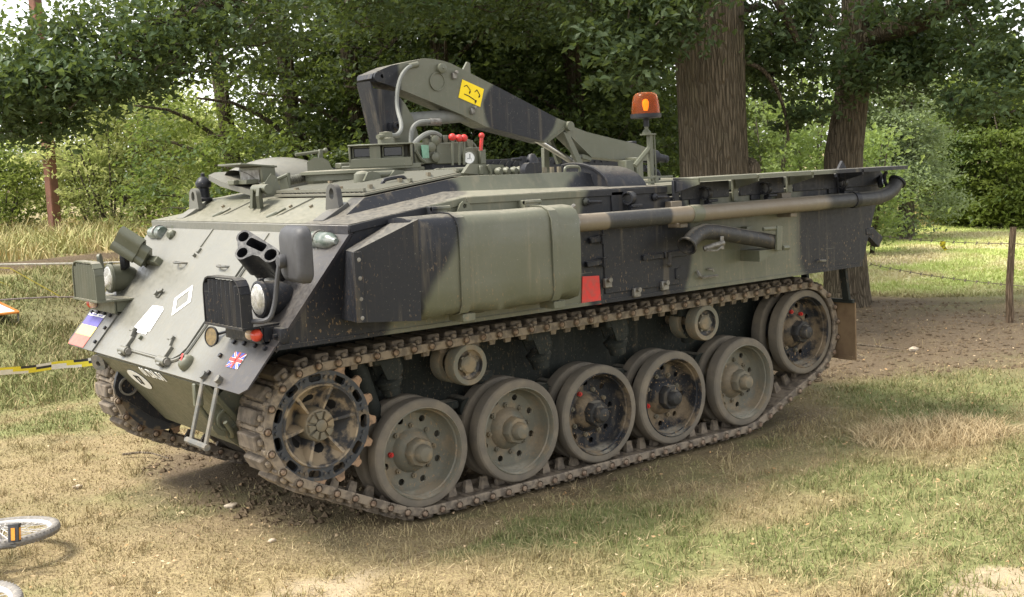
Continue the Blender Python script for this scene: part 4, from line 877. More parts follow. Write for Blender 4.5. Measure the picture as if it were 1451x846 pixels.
lv = P('red_lever', G().tube([(1.243, -.13, 2.165), (1.256, -.13, 2.265)], [.012, .014], 8), 'redp'); P('lever_knob', G().ball((1.256, -.13, 2.268), .021, 12), 'redp', lv)
g = G().box((1.20, -.02, 2.13), (.16, .14, .12), bev=.006).box((1.27, -.08, 2.12), (.05, .08, .10), bev=.005).tube([(1.10, -.05, 2.238), (1.19, -.05, 2.240), (1.235, -.05, 2.22), (1.27, -.05, 2.17)], .012, 8, smooth=1).lathe([(.03, 0), (.03, .05), (0, .05)], (1.2, -.05, 2.19), (0, 0, 1), 10); P('gauge_block', g, 'green')
ga = P('pressure_gauge', G().lathe([(.0, 0), (.044, .0), (.048, .03), (.048, .06), (.042, .062), (.040, .054)], (1.155, -.075, 2.118), (-.25, -1, 0), 22), 'green')
P('gauge_dial', G().lathe([(.040, .055), (0, .055)], (1.155, -.075, 2.118), (-.25, -1, 0), 22), 'white', ga)
g = G(); o_ = V((1.155, -.075, 2.118))+V((-.25, -1, 0)).normalized()*.058; g.box(o_+V((.005, 0, .008)), (.004, .002, .036)); g.box(o_+V((-.010, 0, -.004)), (.016, .002, .003)); g.box(o_+V((.016, 0, -.012)), (.003, .002, .02)); P('gauge_needle', g, 'blk', ga)
for pts in ([(.66, -.12, 2.12), (.69, -.10, 2.20), (.75, -.09, 2.255), (.83, -.08, 2.295), (.90, -.07, 2.30), (.955, -.06, 2.275)], [(.70, -.06, 2.12), (.72, -.05, 2.20), (.78, -.04, 2.26), (.86, -.03, 2.285), (.92, -.02, 2.26)], [(.745, -.01, 2.13), (.752, .0, 2.26), (.765, .0, 2.335), (.82, .0, 2.375), (.90, .0, 2.378), (1.0, .0, 2.372)]):
    P('hydraulic_hose', G().tube(pts, .017, 8, smooth=2), 'hose')
P('hose_coupling', G().cyl((.91, .0, 2.376), (1.0, .0, 2.372), .026, n=10), 'steel')
# ---- crane
Y0, Y1 = .20, .38
col = G().prism([(.575, 2.668), (.60, 2.62), (.775, 2.597), (.856, 2.505), (.912, 2.41), (.948, 2.284), (.96, 2.0), (.72, 2.0), (.66, 2.225)], Y0, Y1)
P('crane_column', col, 'camo', smooth=25)
P('crane_base', G().lathe([(.24, 0), (.24, .05), (.20, .08), (.18, .16), (0, .16)], (.84, .29, 1.99), (0, 0, 1), 28), 'green')
bo = [(.585, 2.685), (.60, 2.718), (.639, 2.735), (.75, 2.775), (.90, 2.805), (1.027, 2.829), (1.10, 2.826), (1.18, 2.815), (1.26, 2.795), (1.334, 2.765), (1.517, 2.690), (1.698, 2.618), (2.216, 2.400), (2.334, 2.362), (2.309, 2.313), (2.121, 2.212), (1.537, 2.344), (1.33, 2.432), (.899, 2.584), (.728, 2.640), (.62, 2.668)]
boom = P('crane_boom', G().prism(bo, Y0-.006, Y1+.006), 'camo', smooth=25)
P('boom_seam', G().tube([(2.116, Y0-.008, 2.225), (2.29, Y0-.008, 2.325)], .006, 4), 'green', boom)
P('pivot_pin', G().cyl((.631, Y0-.03, 2.694), (.631, Y1+.03, 2.694), .035, n=14).cyl((.66, Y0-.03, 2.70), (.66, Y0, 2.70), .015, n=8), 'black', boom)
P('boom_disc', G().lathe([(.058, 0), (.066, .002), (.066, .012), (.058, .012), (.056, .006), (0, .006)], (1.124, Y0-.005, 2.667), (0, -1, 0), 26), 'green', boom)
P('boom_boss', G().lathe([(.036, 0), (.036, .03), (.026, .036), (.0, .036)], (1.16, Y0-.006, 2.758), (0, -1, 0), 16).ball((1.16, Y0-.045, 2.758), .007, 6), 'green', boom)
for x, z in ((1.268, 2.708), (1.415, 2.457)): P('boom_fitting', G().box((x, Y0-.015, z), (.035, .03, .045), bev=.005).cyl((x+.01, Y0-.02, z+.025), (x+.01, Y0-.045, z+.025), .012, n=6), 'steel', boom)
P('boom_fin', G().plate([(0, 0), (.085, -.02), (.085, .075), (.06, .085)], (1.40, .30, 2.735), (1, 0, 0), (0, 0, 1), .02), 'green', boom)
sx, sz = V((.190, 0, -.069)), V((-.042, 0, -.129))
sg = G().plate([(0, 0), (1, 0), (1, 1), (0, 1)], (0, 0, 0), (1, 0, 0), (0, 0, 1), 1).v
o0 = V((1.343, Y0-.0085, 2.684))
def SP(a, b, h): return o0+sx*a+sz*b+V((0, -h, 0))
def spoly(g, pts, h, t, m): 
    k = len(pts); g.add([SP(a, b, h) for a, b in pts]+[SP(a, b, h+t) for a, b in pts], [list(range(k)), list(range(k, 2*k))[::-1]]+[[i, (i+1) % k, k+(i+1) % k, k+i] for i in range(k)], m)
sgn = G(); spoly(sgn, [(0, 0), (1, 0), (1, 1), (0, 1)], 0, .002, 0); si = P('warning_sign', sgn, 'yellow', boom)
mk = G()
def stroke(pts, wd=.014):
    for (a0, b0), (a1, b1) in zip(pts, pts[1:]):
        d = V((a1-a0, (b1-b0)*.72)); n = V((-d.y, d.x)).normalized()*wd
        spoly(mk, [(a0+n.x, b0+n.y/.72), (a1+n.x, b1+n.y/.72), (a1-n.x, b1-n.y/.72), (a0-n.x, b0-n.y/.72)], .003+.0002*len(mk.v)/8 % .0007, .0008, 0)
def fill(pts): spoly(mk, pts, .0045, .0008, 0)
stroke([(.13, .32), (.23, .20), (.43, .37), (.41, .44)]); fill([(.40, .44), (.46, .42), (.44, .52), (.41, .60), (.39, .50)])
stroke([(.63, .36), (.70, .20), (.87, .40), (.86, .44)]); fill([(.84, .44), (.90, .42), (.88, .52), (.84, .58), (.83, .50)])
stroke([(.20, .70), (.40, .70), (.66, .76), (.74, .78)], .017); fill([(.70, .76), (.78, .74), (.79, .84), (.75, .92), (.76, .98), (.73, .92)])
P('crane_symbols', mk, 'blk', si)
P('lock_catch', G().plate(rrect(-.045, -.06, .04, .055, .02), (.75, Y0-.001, 2.335), (.9, 0, .1), (-.2, 0, 1), .03).lathe([(.026, 0), (.026, .03), (.014, .03), (.014, .01)], (.745, Y0-.03, 2.36), (0, -1, 0), 12), 'camo')
P('column_hose', G().tube([(.90, Y0-.02, 2.772), (.85, Y0-.045, 2.752), (.79, Y0-.06, 2.70), (.745, Y0-.07, 2.60), (.715, Y0-.10, 2.48), (.66, Y0-.25, 2.34), (.55, -.15, 2.28), (.40, -.28, 2.285)], .014, 8, smooth=2), 'hose')
P('hose_end', G().cyl((.89, Y0-.012, 2.770), (.965, Y0-.012, 2.785), .02, n=10), 'green')
P('lift_ram', G().cyl((.93, .29, 2.405), (1.42, .29, 2.435), .052, n=20).cyl((1.38, .29, 2.43), (1.50, .29, 2.42), .046, n=16), 'hose')
P('outer_ram', G().cyl((2.05, .29, 2.26), (2.47, .29, 2.045), .024, n=14), 'chrome')
P('boom_link', G().prism([(2.285, 2.292), (2.345, 2.275), (2.475, 2.045), (2.425, 2.032)], Y0-.002, Y0+.03).prism([(2.25, 2.285), (2.285, 2.275), (2.39, 2.055), (2.35, 2.045)], Y1-.03, Y1), 'green')
P('link_foot', G().box((2.53, .29, 2.085), (.10, .16, .04), Matrix.Rotation(R(15), 3, 'Y'), bev=.006), 'green')
P('outer_boom', G().prism([(2.303, 2.299), (2.33, 2.335), (2.36, 2.338), (2.45, 2.31), (2.531, 2.285), (2.80, 2.23), (3.067, 2.178), (3.176, 2.145), (3.176, 2.04), (3.024, 2.04), (2.567, 2.088)], Y0, Y1), 'camo', smooth=20)
P('joint_pin', G().cyl((2.335, Y0-.035, 2.333), (2.335, Y1+.035, 2.333), .036, n=14), 'green')
g = G().cyl((3.15, .29, 2.095), (3.36, .29, 2.065), .065, .06, n=16).cyl((3.36, .29, 2.065), (3.47, .29, 2.048), .04, .032, n=12).box((3.47, .29, 2.047), (.06, .07, .06), bev=.015).box((3.07, .29, 2.185), (.05, .12, .04), bev=.006); P('jib_tip', g, 'black')
P('tip_hook', G().tube([(3.20, .27, 1.98), (3.30, .27, 1.96), (3.36, .27, 1.93), (3.35, .27, 1.88)], .03, 8, smooth=1), 'black')
P('boom_prop', G().box((2.34, .5, 2.08), (.055, .04, .20), bev=.004), 'green')
P('crutch_post', G().box((2.84, .10, 1.95), (.09, .10, .20), bev=.004).box((2.93, .10, 1.96), (.07, .14, .22), bev=.004), 'camo')
# far side stowage rail of tread plate
g = G().box((3.1, 1.33, 1.99), (2.05, .03, .24), bev=.004).box((1.35, 1.33, 2.02), (1.2, .03, .15), bev=.004); sr_ = P('stowage_board', g, 'black')
for k in range(24): P('tread_rib', G().tube([(2.15+k*.08, 1.312, 2.05), (2.19+k*.08, 1.312, 2.085)], .012, 4), 'black', sr_)
# engine deck hump, handles
def hump():
    g = G(); n = 14; vs = []; fs = []
    for i in range(n+1):
        a = R(108-104*i/n); y = -.93-.35*math.cos(a); z = 1.86+.178*math.sin(a)
        for x in (1.40, 1.73): vs.append((x, y, z-.06*(x-1.40)))
    for i in range(n): fs.append([2*i, 2*i+1, 2*i+3, 2*i+2])
    k = len(vs); vs += [(1.40, -.82, 1.80), (1.73, -.82, 1.80)]
    fs += [[k]+[2*i for i in range(n+1)], [k+1]+[2*i+1 for i in range(n, -1, -1)], [k, k+1, 1, 0], [k, 2*n, 2*n+1, k+1]]
    return g.add(vs, fs)
P('deck_cover', hump(), 'black')
P('cover_edge', G().tube([(1.395, -.93-.352*math.cos(R(108-104*i/14)), 1.86+.182*math.sin(R(108-104*i/14))) for i in range(15)], .010, 5), 'black')
P('deck_handle', G().tube([(1.20, -1.08, 1.99), (1.20, -1.08, 2.018), (1.225, -1.08, 2.028), (1.30, -1.08, 2.026), (1.325, -1.08, 2.018), (1.325, -1.08, 1.985)], .010, 6, smooth=1), 'green')
P('bay_rail', G().box((2.05, -.98, 1.925), (.42, .02, .014)).box((2.05, -.98, 1.892), (.42, .02, .012)).box((2.10, -.98, 1.91), (.03, .03, .05)), 'green')
P('bay_wall', G().box((2.9, 0, 1.845), (2.25, 2.5, .06)), 'camo')
# ---- beacon on its post
pst = P('beacon_post', G().box((2.135, -.90, 2.05), (.035, .035, .36), bev=.003).box((2.12, -.90, 2.222), (.10, .06, .010)).tube([(2.16, -.92, 2.215), (2.165, -.92, 1.90)], .006, 5).tube([(2.13, -.90, 2.13), (1.985, -.90, 2.01)], .018, 6).lathe([(.03, 0), (.03, .012), (.014, .03), (.014, .06), (0, .06)], (2.105, -.90, 2.226), (0, 0, 1), 12), 'green')
be = P('beacon', G().lathe([(.02, 0), (.02, .05), (.03, .055), (.1, .058), (.107, .062), (.107, .088), (.0, .088)], (2.105, -.90, 2.275), (0, 0, 1), 26), 'black')
P('beacon_dome', G().lathe([(.100, .0), (.098, .04), (.092, .09), (.082, .125), (.066, .142), (.03, .149), (0, .15), (0, .144), (.028, .143), (.062, .136), (.076, .12), (.086, .088), (.092, .04), (.094, 0), (.100, 0)], (2.105, -.90, 2.362), (0, 0, 1), 26), 'amber', be)
P('beacon_lamp', G().lathe([(.0, .0), (.014, .0), (.022, .03), (.024, .055), (.014, .075), (0, .08)], (2.105, -.90, 2.385), (0, 0, 1), 10), 'lit', be)
# ---- silencer box under its blanket, fairing, straps
def silencer():
    g = G(); n = 30; x0, x1 = -.34, .815; prof = [(-1.402, 1.79), (-1.50, 1.808), (-1.58, 1.803), (-1.63, 1.78), (-1.652, 1.735), (-1.655, 1.60), (-1.652, 1.42), (-1.648, 1.32), (-1.62, 1.278), (-1.55, 1.258), (-1.402, 1.255)]
    k = len(prof); vs = []; fs = []
    for i in range(n+1):
        x = x0+(x1-x0)*i/n
        for j, (y, z) in enumerate(prof):
            e = 1-.5*max(0, (i-n+1.5))/1.5*.06
            dz = .008*math.sin(x*17+j)+.006*math.sin(x*31+j*2.1) if j >= 7 else .003*math.sin(x*9+j)
            if j in (8, 9): dz += -.016*math.exp(-((x-.30)/.10)**2)-.010*math.exp(-((x+.02)/.06)**2)
            dy = .004*math.sin(x*13+j*1.3)
            vs.append((x, (y+1.4)*e-1.4+dy, z+dz))
    for i in range(n):
        for j in range(k-1): fs.append([i*k+j, i*k+j+1, (i+1)*k+j+1, (i+1)*k+j])
    fs += [list(range(k)), list(range(n*k, n*k+k))[::-1]]
    return g.add(vs, fs)
sil = P('silencer_box', silencer(), 'camo', smooth=50)
for xs, xb in ((-.055, -.04), (.59, .605)):
    pts = [(-1.41, 1.80), (-1.50, 1.815), (-1.58, 1.811), (-1.635, 1.787), (-1.659, 1.737), (-1.662, 1.60), (-1.658, 1.42), (-1.654, 1.315), (-1.625, 1.268), (-1.55, 1.247)]
    g = G(); vs = []; 
    for i, (y, z) in enumerate(pts):
        x = xs+(xb-xs)*i/9
        vs += [(x, y, z), (x+.055, y, z)]
    g.add(vs, [[2*i, 2*i+1, 2*i+3, 2*i+2] for i in range(9)]); g.tube([(xs+(xb-xs)*i/9-.004, y-.002, z) for i, (y, z) in enumerate(pts)], .0045, 4)
    stp = P('silencer_strap', g, 'camo', sil)
    P('strap_bracket', G().box((xs+.02, -1.435, 1.825), (.10, .07, .045), bev=.004).cyl((xs-.03, -1.46, 1.835), (xs+.09, -1.46, 1.835), .014, n=8), 'camo', stp)
    P('strap_foot', G().box((xb+.06, -1.55, 1.238), (.085, .14, .045), bev=.004), 'camo', stp)
P('silencer_lug', G().plate([(-.06, 0), (.06, 0), (.03, .06), (-.01, .07), (-.03, .055)], (.16, -1.42, 1.795), (1, 0, 0), (0, 0, 1), .012, holes=[circ(.0, .042, .014, 10)]), 'camo')
fo = [(-.70, -1.655, 1.655), (-.30, -1.655, 1.795), (-.315, -1.655, 1.262), (-.70, -1.655, 1.297)]
fi = [(-.60, -1.402, 1.648), (-.27, -1.402, 1.797), (-.30, -1.402, 1.25), (-.65, -1.402, 1.29)]
g = G().add(fo+fi, [[0, 1, 2, 3], [4, 7, 6, 5], [0, 4, 5, 1], [1, 5, 6, 2], [2, 6, 7, 3], [3, 7, 4, 0]]); fa = P('silencer_fairing', g, 'camo', smooth=20)
for z in (1.615, 1.52, 1.415, 1.318): P('fairing_bolt', G().lathe([(.017, 0), (.015, .010), (0, .014)], (-.675, -1.655, z), (0, -1, 0), 8), 'steel', fa)
P('fairing_edge', G().box((-.68, -1.66, 1.475), (.05, .012, .36), bev=.002), 'camo', fa)
# exhaust pipe and spare pipe
ex = P('exhaust_pipe', G().tube([(.82, -1.545, 1.695), (1.3, -1.545, 1.692), (1.9, -1.545, 1.690), (2.68, -1.545, 1.691), (3.46, -1.545, 1.69), (3.70, -1.545, 1.688), (3.84, -1.545, 1.691), (3.95, -1.545, 1.712), (4.02, -1.545, 1.742), (4.085, -1.545, 1.80)], .053, 18, caps=False), 'pipe', smooth=60)
P('pipe_mouth', G().lathe([(.053, -.015), (.066, -.012), (.068, 0), (.055, .004), (.048, -.06), (0, -.07)], (4.083, -1.545, 1.80), (.72, 0, .69), 18), 'black', ex)
P('pipe_sleeve', G().lathe([(.053, 0), (.058, .0), (.058, .095), (.053, .095)], (1.83, -1.545, 1.690), (1, 0, 0), 20), 'green', ex)
P('pipe_collar', G().lathe([(.053, 0), (.060, .0), (.060, .05), (.053, .05)], (3.52, -1.545, 1.69), (1, 0, 0), 20), 'black', ex)
P('pipe_flange', G().lathe([(.05, 0), (.085, .0), (.085, .02), (.06, .022), (.06, .045), (.053, .045)], (.815, -1.545, 1.695), (1, 0, 0), 20).cyl((.83, -1.545, 1.775), (.87, -1.545, 1.80), .014, n=6), 'steel', ex)
for x in (1.81, 2.9): P('pipe_hanger', G().box((x, -1.43, 1.745), (.10, .06, .06), bev=.004), 'pipe', ex); P('pipe_foot', G().box((x, -1.46, 1.62), (.07, .12, .03), bev=.004), 'pipe', ex)
P('pipe_strap', G().tube([(4.02, -1.50, 1.76), (3.99, -1.50, 1.80), (4.01, -1.48, 1.85), (4.04, -1.48, 1.87)], .014, 6), 'black', ex)
sp2 = P('spare_pipe', G().tube([(1.745, -1.60, 1.495), (1.80, -1.585, 1.528), (1.87, -1.565, 1.557), (1.95, -1.555, 1.570), (2.06, -1.55, 1.560), (2.22, -1.55, 1.530), (2.45, -1.55, 1.487), (2.62, -1.55, 1.455)], .052, 18, caps=False), 'spare_pipe', smooth=60)
P('pipe_lip', G().lathe([(.052, -.03), (.063, -.012), (.067, 0), (.058, .003), (.046, -.05), (.044, -.10), (0, -.11)], (1.742, -1.602, 1.493), (-.82, -.22, -.52), 20), 'spare_pipe', sp2)
P('pipe_cap', G().ball((2.655, -1.55, 1.449), .052, 16, sq=(1, 1, 1)), 'spare_pipe', sp2)
g = G().box((2.63, -1.605, 1.478), (.055, .02, .165), Matrix.Rotation(R(5), 3, 'Y'), bev=.003).cyl((2.50, -1.58, 1.548), (2.65, -1.60, 1.545), .014, n=8).cyl((2.66, -1.61, 1.41), (2.72, -1.61, 1.408), .018, n=8); P('pipe_bracket', g, 'camo', sp2); P('pipe_shelf', G().prism([(2.47, 1.33), (2.66, 1.385), (2.66, 1.405), (2.47, 1.405)], -1.57, -1.40), 'camo', sp2); P('pipe_block', G().box((2.51, -1.43, 1.54), (.06, .05, .05)), 'camo', sp2)
g = G().box((2.06, -1.61, 1.49), (.03, .012, .085), bev=.003).tube([(2.07, -1.615, 1.49), (1.98, -1.60, 1.475), (1.93, -1.57, 1.46)], .018, 8).tube([(2.05, -1.625, 1.47), (1.99, -1.63, 1.445), (1.92, -1.60, 1.45)], .006, 5); P('pipe_clamp', g, 'steel', sp2)
# ---- side door, catches and fittings
P('side_door', G().box((1.54, -1.402, 1.45), (.66, .014, .44), bev=.004), 'camo')
P('red_panel', G().plate([(1.015, 1.176), (1.175, 1.172), (1.165, 1.350), (1.03, 1.358)], (0, -1.4015, 0), (1, 0, 0), (0, 0, 1), -.004 if False else .006), 'redp')
for x, z, L in ((1.15, 1.575, .12), (1.14, 1.432, .17)): P('door_hinge', G().box((x, -1.415, z), (L, .03, .035), Matrix.Rotation(R(-3), 3, 'Y'), bev=.005).cyl((x+L*.3, -1.43, z-.03), (x+L*.3, -1.43, z+.03), .016, n=8), 'camo')
for x, z in ((1.225, 1.30), (1.47, 1.215), (1.72, 1.235)): P('door_catch', G().box((x, -1.415, z), (.06, .03, .06), bev=.006).cyl((x, -1.43, z+.02), (x, -1.45, z+.02), .016, n=8), 'steel')
P('door_hasp', G().box((1.62, -1.42, 1.43), (.18, .02, .035), bev=.004).box((1.83, -1.42, 1.432), (.22, .02, .04), bev=.004).cyl((1.745, -1.44, 1.37), (1.755, -1.44, 1.45), .013, n=8).ball((1.745, -1.44, 1.37), .018, 8), 'camo')
P('round_plug', G().lathe([(.045, 0), (.045, .008), (0, .009)], (1.885, -1.402, 1.30), (0, -1, 0), 18).box((1.84, -1.41, 1.30), (.03, .016, .07), bev=.004), 'camo')
P('chain_hook', G().tube([(2.035, -1.41, 1.30), (2.035, -1.43, 1.27), (2.05, -1.435, 1.255), (2.20, -1.435, 1.255)], .010, 6).tube([(2.13, -1.41, 1.305), (2.16, -1.43, 1.30), (2.165, -1.43, 1.285)], .008, 6), 'steel')
P('lower_trim', G().box((1.4, -1.404, 1.185), (4.86, .010, .022)), 'camo')
for x, z in ((1.08, 1.81), (1.665, 1.808)): P('wing_nut', G().lathe([(.022, 0), (.026, .015), (.012, .03), (0, .03)], (x, -1.40, z), (0, -1, 0), 10).tube([(x, -1.43, z), (x+.10, -1.435, z-.006)], .009, 6), 'camo')
def clip(x, z):
    g = G().box((x-.07, -1.405, z), (.10, .012, .12), bev=.003)
    g.lathe([(.042, 0), (.042, .06), (.033, .06), (.033, 0), (.042, 0)], (x-.02, -1.44, z+.015), (1, .35, 0), 16).box((x+.04, -1.46, z-.035), (.09, .03, .02), bev=.004).box((x+.02, -1.44, z-.06), (.04, .04, .06), bev=.004); return g
for x, z in ((1.41, 1.80), (2.10, 1.795), (2.70, 1.80), (3.55, 1.80)): P('tool_clip', clip(x, z), 'black')  # camouflaged clips in shade; black paint stands in for that shade
# rear rack: four hinged shelves on gussets
for k in range(4):
    x0 = 1.83+k*.567; z = 1.915-.002*k
    sh = P('rack_shelf', G().box((x0+.285, -1.515, z), (.555, .23, .014), bev=.003).box((x0+.285, -1.63, z-.010), (.54, .008, .02)), 'camo')
    P('shelf_gusset', G().plate([(0, 0), (-.225, 0), (-.225, -.03), (0, -.085)], (x0+.008, -1.402, z-.008), (0, 1, 0), (0, 0, 1), .012), 'camo', sh)
    P('shelf_post', G().box((x0+.02, -1.412, 1.825), (.05, .022, .165), bev=.003), 'camo', sh)
    P('rack_panel', G().box((x0+.30, -1.408, 1.83), (.46, .014, .11), bev=.003), 'black', sh)  # panel coloured black for the shade under the shelf
P('rear_bracket', G().box((4.02, -1.37, 1.38), (.16, .05, .09), Matrix.Rotation(R(35), 3, 'Y'), bev=.004).box((3.93, -1.39, 1.43), (.09, .03, .05), bev=.004), 'camo')
P('rear_lug', G().tube([(4.09, -1.38, 1.86), (4.06, -1.42, 1.83), (4.0, -1.45, 1.80), (3.98, -1.47, 1.77)], .022, 7), 'black')
P('side_step_lug', G().tube([(3.30, -1.40, 1.255), (3.30, -1.42, 1.262), (3.37, -1.42, 1.256), (3.37, -1.40, 1.256)], .008, 5), 'steel')
P('top_lug', G().plate([(-.05, 0), (.05, 0), (.0, .06)], (3.52, -1.45, 1.915), (1, 0, 0), (0, 0, 1), .02), 'black')
for s in (1, -1):
    g = G().box((3.86, s*1.07, .895), (.03, .46, .03), bev=.003).box((3.82, s*1.25, 1.04), (.03, .06, .27), Matrix.Rotation(R(-10), 3, 'Y'), bev=.003).box((3.82, s*.88, 1.04), (.03, .06, .27), Matrix.Rotation(R(-10), 3, 'Y'), bev=.003); P('flap_frame', g, 'dark')
    P('mud_flap', G().box((3.90, s*1.06, .655), (.016, .46, .45), bev=.003).box((3.888, s*1.20, .445), (.014, .13, .03)), 'flap')
# ---- running gear
WX = [0, .72, 1.398, 2.081, 2.82, 3.514]; WZ = [.396, .404, .398, .400, .401, .684]; WR = .325; YF = -1.115
def disc_geo():
    g = G(); ax = (0, 1, 0)
    for yo in (0, .175):
        o = (0, YF+yo, 0)
        if yo == 0:
            g.lathe([(.276, .0), (.270, -.005), (.264, .006), (.262, .03), (.254, .036), (.250, .085), (.240, .115), (.226, .128), (.216, .140), (.276, .140)], o, ax, 48)
            hs = [circ(.198*math.cos(R(45*k+20)), .198*math.sin(R(45*k+20)), .021, 12) for k in range(8)]
            g.plate(circ(0, 0, .236, 44), (0, YF+.142, 0), (1, 0, 0), (0, 0, 1), .012, holes=hs)
            g.lathe([(.135, .131), (.122, .105), (.108, .088), (.090, .072), (.0, .070)], o, ax, 32)
        else: g.lathe([(.276, 0), (.23, .01), (.20, .03), (.20, .10), (.276, .10)], o, ax, 32)
    g.cyl((0, YF+.10, 0), (0, -.72, 0), .07, n=14)
    return g
def tyre_geo(yo, wd):
    p = [(.272, .0), (.300, -.002), (.316, .004), (.324, .014), (.3255, .03), (.3255, wd-.03), (.324, wd-.012), (.314, wd), (.272, wd)]
    return G().lathe(p, (0, YF+yo, 0), (0, 1, 0), 56)
WROOT = build('road_wheel', disc_geo(), 'wheel_green', VEH, org=(0, 0, 0), smooth=35)
def sub(name, g, mat, smooth=38): return build(name, g, mat, WROOT, smooth=smooth, org=None)
sub('tyre', tyre_geo(0, .105), 'tyre', 30); sub('tyre', tyre_geo(.165, .105), 'tyre', 30)
g = G().lathe([(.088, .072), (.088, .028), (.080, .016), (.058, .014), (.057, .0), (.053, -.020), (.040, -.034), (.018, -.040), (0, -.040)], (0, YF, 0), (0, 1, 0), 8).lathe([(.057, .012), (.054, -.018), (.042, -.034), (.02, -.0395), (0, -.0395)], (0, YF, 0), (0, 1, 0), 22)
sub('hub', g, 'hub')
for k in range(8):
    a = R(45*k); c = V((.152*math.cos(a), YF+.131, .152*math.sin(a)))
    sub('wheel_nut', G().cyl(c, c-V((0, .020, 0)), .017, n=6).cyl(c, c-V((0, .030, 0)), .009, n=6), 'hub')
wheels = [WROOT]
for i in range(1, 6): wheels.append(copy_tree(WROOT, VEH))
rots = [0, 40, 15, -20, 51, -8]; redn = {0: (4,), 2: (3,), 3: (4, ), 5: (1, 2)}
for i, wl in enumerate(wheels):
    wl.location = V((WX[i], 0, WZ[i]))-WL['armoured_recovery_vehicle']; wl.rotation_euler = (0, R(rots[i]), 0)
    if i in (2, 3, 5): set_mat(wl, 0, 'wheel_black'); wl['label'] = 'dark road wheel among olive ones'
    nuts = [c for c in wl.children if c.name.startswith('wheel_nut')]
    for q in redn.get(i, ()): set_mat(nuts[q], 0, 'redp')
    if i in (2, 3, 5):
        for c in wl.children:
            if c.name.startswith('hub'): set_mat(c, 0, 'spare_pipe')
for i in range(6):
    wl = copy_tree(wheels[i], VEH); wl.location = wheels[i].location+V((-.10, .10, 0)); wl.rotation_euler = (0, R(rots[i]+33), math.pi)
# return rollers
def roller_geo(): return G().lathe([(.098, .0), (.094, .010), (.092, .03), (.075, .042), (.0, .045)], (0, YF, 0), (0, 1, 0), 30).cyl((0, YF+.05, 0), (0, -.72, 0), .04, n=10)
RR = build('return_roller', roller_geo(), 'dish', VEH, org=(0, 0, 0))
for yo in (0, .16): build('tyre', G().lathe([(.092, 0), (.122, -.001), (.128, .010), (.128, .085), (.12, .095), (.092, .095)], (0, YF+yo, 0), (0, 1, 0), 36), 'wheel_green', RR, smooth=30)
build('hub', G().lathe([(.058, .042), (.056, .012), (.045, .002), (0, .0)], (0, YF, 0), (0, 1, 0), 18), 'hub', RR)
for k in range(6):
    a = R(60*k+15); c = V((.060*math.cos(a), YF+.044, .060*math.sin(a))); build('roller_nut', G().cyl(c, c-V((0, .030, 0)), .010, n=6), 'hub', RR)
RP = [(.365, .873), (2.425, .884)]
for s in (0, 1):
    for i, (x, z) in enumerate(RP):
        r_ = RR if (s == 0 and i == 0) else copy_tree(RR, VEH)
        r_.location = V((x-.1*s, .1*s, z))-WL['armoured_recovery_vehicle']; r_.rotation_euler = (0, R(20*i), math.pi*s)
# drive sprocket
SX, SZ = -.657, .678; NTH = 16
def ring_out(): 
    o = []
    for k in range(NTH):
        for da in (0, 11.25): o.append((.306*math.cos(R(22.5*k+da)), .306*math.sin(R(22.5*k+da))))
    return o
slots = []
for k in range(11):
    a0 = 360/11*k; pts = [(r_*math.cos(R(a0+d)), r_*math.sin(R(a0+d))) for r_, d in ((.250, -5.5), (.250, 5.5), (.258, 8), (.282, 8), (.290, 6), (.290, -6), (.282, -8), (.258, -8))]; slots.append(pts)
SP_ = build('drive_sprocket', G().plate(circ(0, 0, .308, 48), (0, YF+.028, 0), (1, 0, 0), (0, 0, 1), .028, holes=slots+[circ(0, 0, .236, 40)]).plate(circ(0, 0, .308, 48), (0, YF+.31, 0), (1, 0, 0), (0, 0, 1), .028, holes=[circ(0, 0, .16, 40)]), 'sprocket', VEH, org=(0, 0, 0), smooth=30)
dish = G().lathe([(.238, .0), (.232, -.012), (.222, -.010), (.216, .012), (.18, .06), (.14, .105), (.10, .135), (.06, .14), (.06, .16), (.20, .15), (.235, .05), (.238, 0)], (0, YF, 0), (0, 1, 0), 48); build('sprocket_dish', dish, 'dish', SP_)
rb_ = G()
for k in range(6):
    a = R(60*k+12); e = V((math.cos(a), 0, math.sin(a))); t = V((-math.sin(a), 0, math.cos(a)))
    vs = [e*.08+V((0, YF+.03, 0))+t*.006, e*.08+V((0, YF+.03, 0))-t*.006, e*.225+V((0, YF+.0, 0))-t*.010, e*.225+V((0, YF+.0, 0))+t*.010, e*.08+V((0, YF+.15, 0))+t*.028, e*.08+V((0, YF+.15, 0))-t*.028, e*.225+V((0, YF+.06, 0))-t*.03, e*.225+V((0, YF+.06, 0))+t*.03]
    build('sprocket_rib', G().add(vs, [[0, 1, 2, 3], [4, 7, 6, 5], [0, 4, 5, 1], [1, 5, 6, 2], [2, 6, 7, 3], [3, 7, 4, 0]]), 'dish', SP_, smooth=15)
for k in (0, 1, 3, 4):
    a = R(60*k+42); e = V((math.cos(a), 0, math.sin(a))); t = V((-math.sin(a), 0, math.cos(a))); n_ = V((0, -.80, 0))+e*-.6
    ez_ = (V((0, .78, 0))+e*-.62); u_ = (e*.66+V((0, -.75*.8, 0))).normalized()
    o_ = e*.158+V((0, YF+.082, 0)); pl = [(-.03, -.035), (.03, -.045), (.04, .03), (-.04, .035)]
    build('opening_shade_plate', G().add([o_+t*a_+u_*b_ for a_, b_ in pl]+[o_+t*a_+u_*b_+V((0, .02, 0)) for a_, b_ in pl], [[0, 1, 2, 3], [4, 7, 6, 5], [0, 4, 5, 1], [1, 5, 6, 2], [2, 6, 7, 3], [3, 7, 4, 0]]), 'blk', SP_)  # solid black plate painted as the dark of an opening in the dish
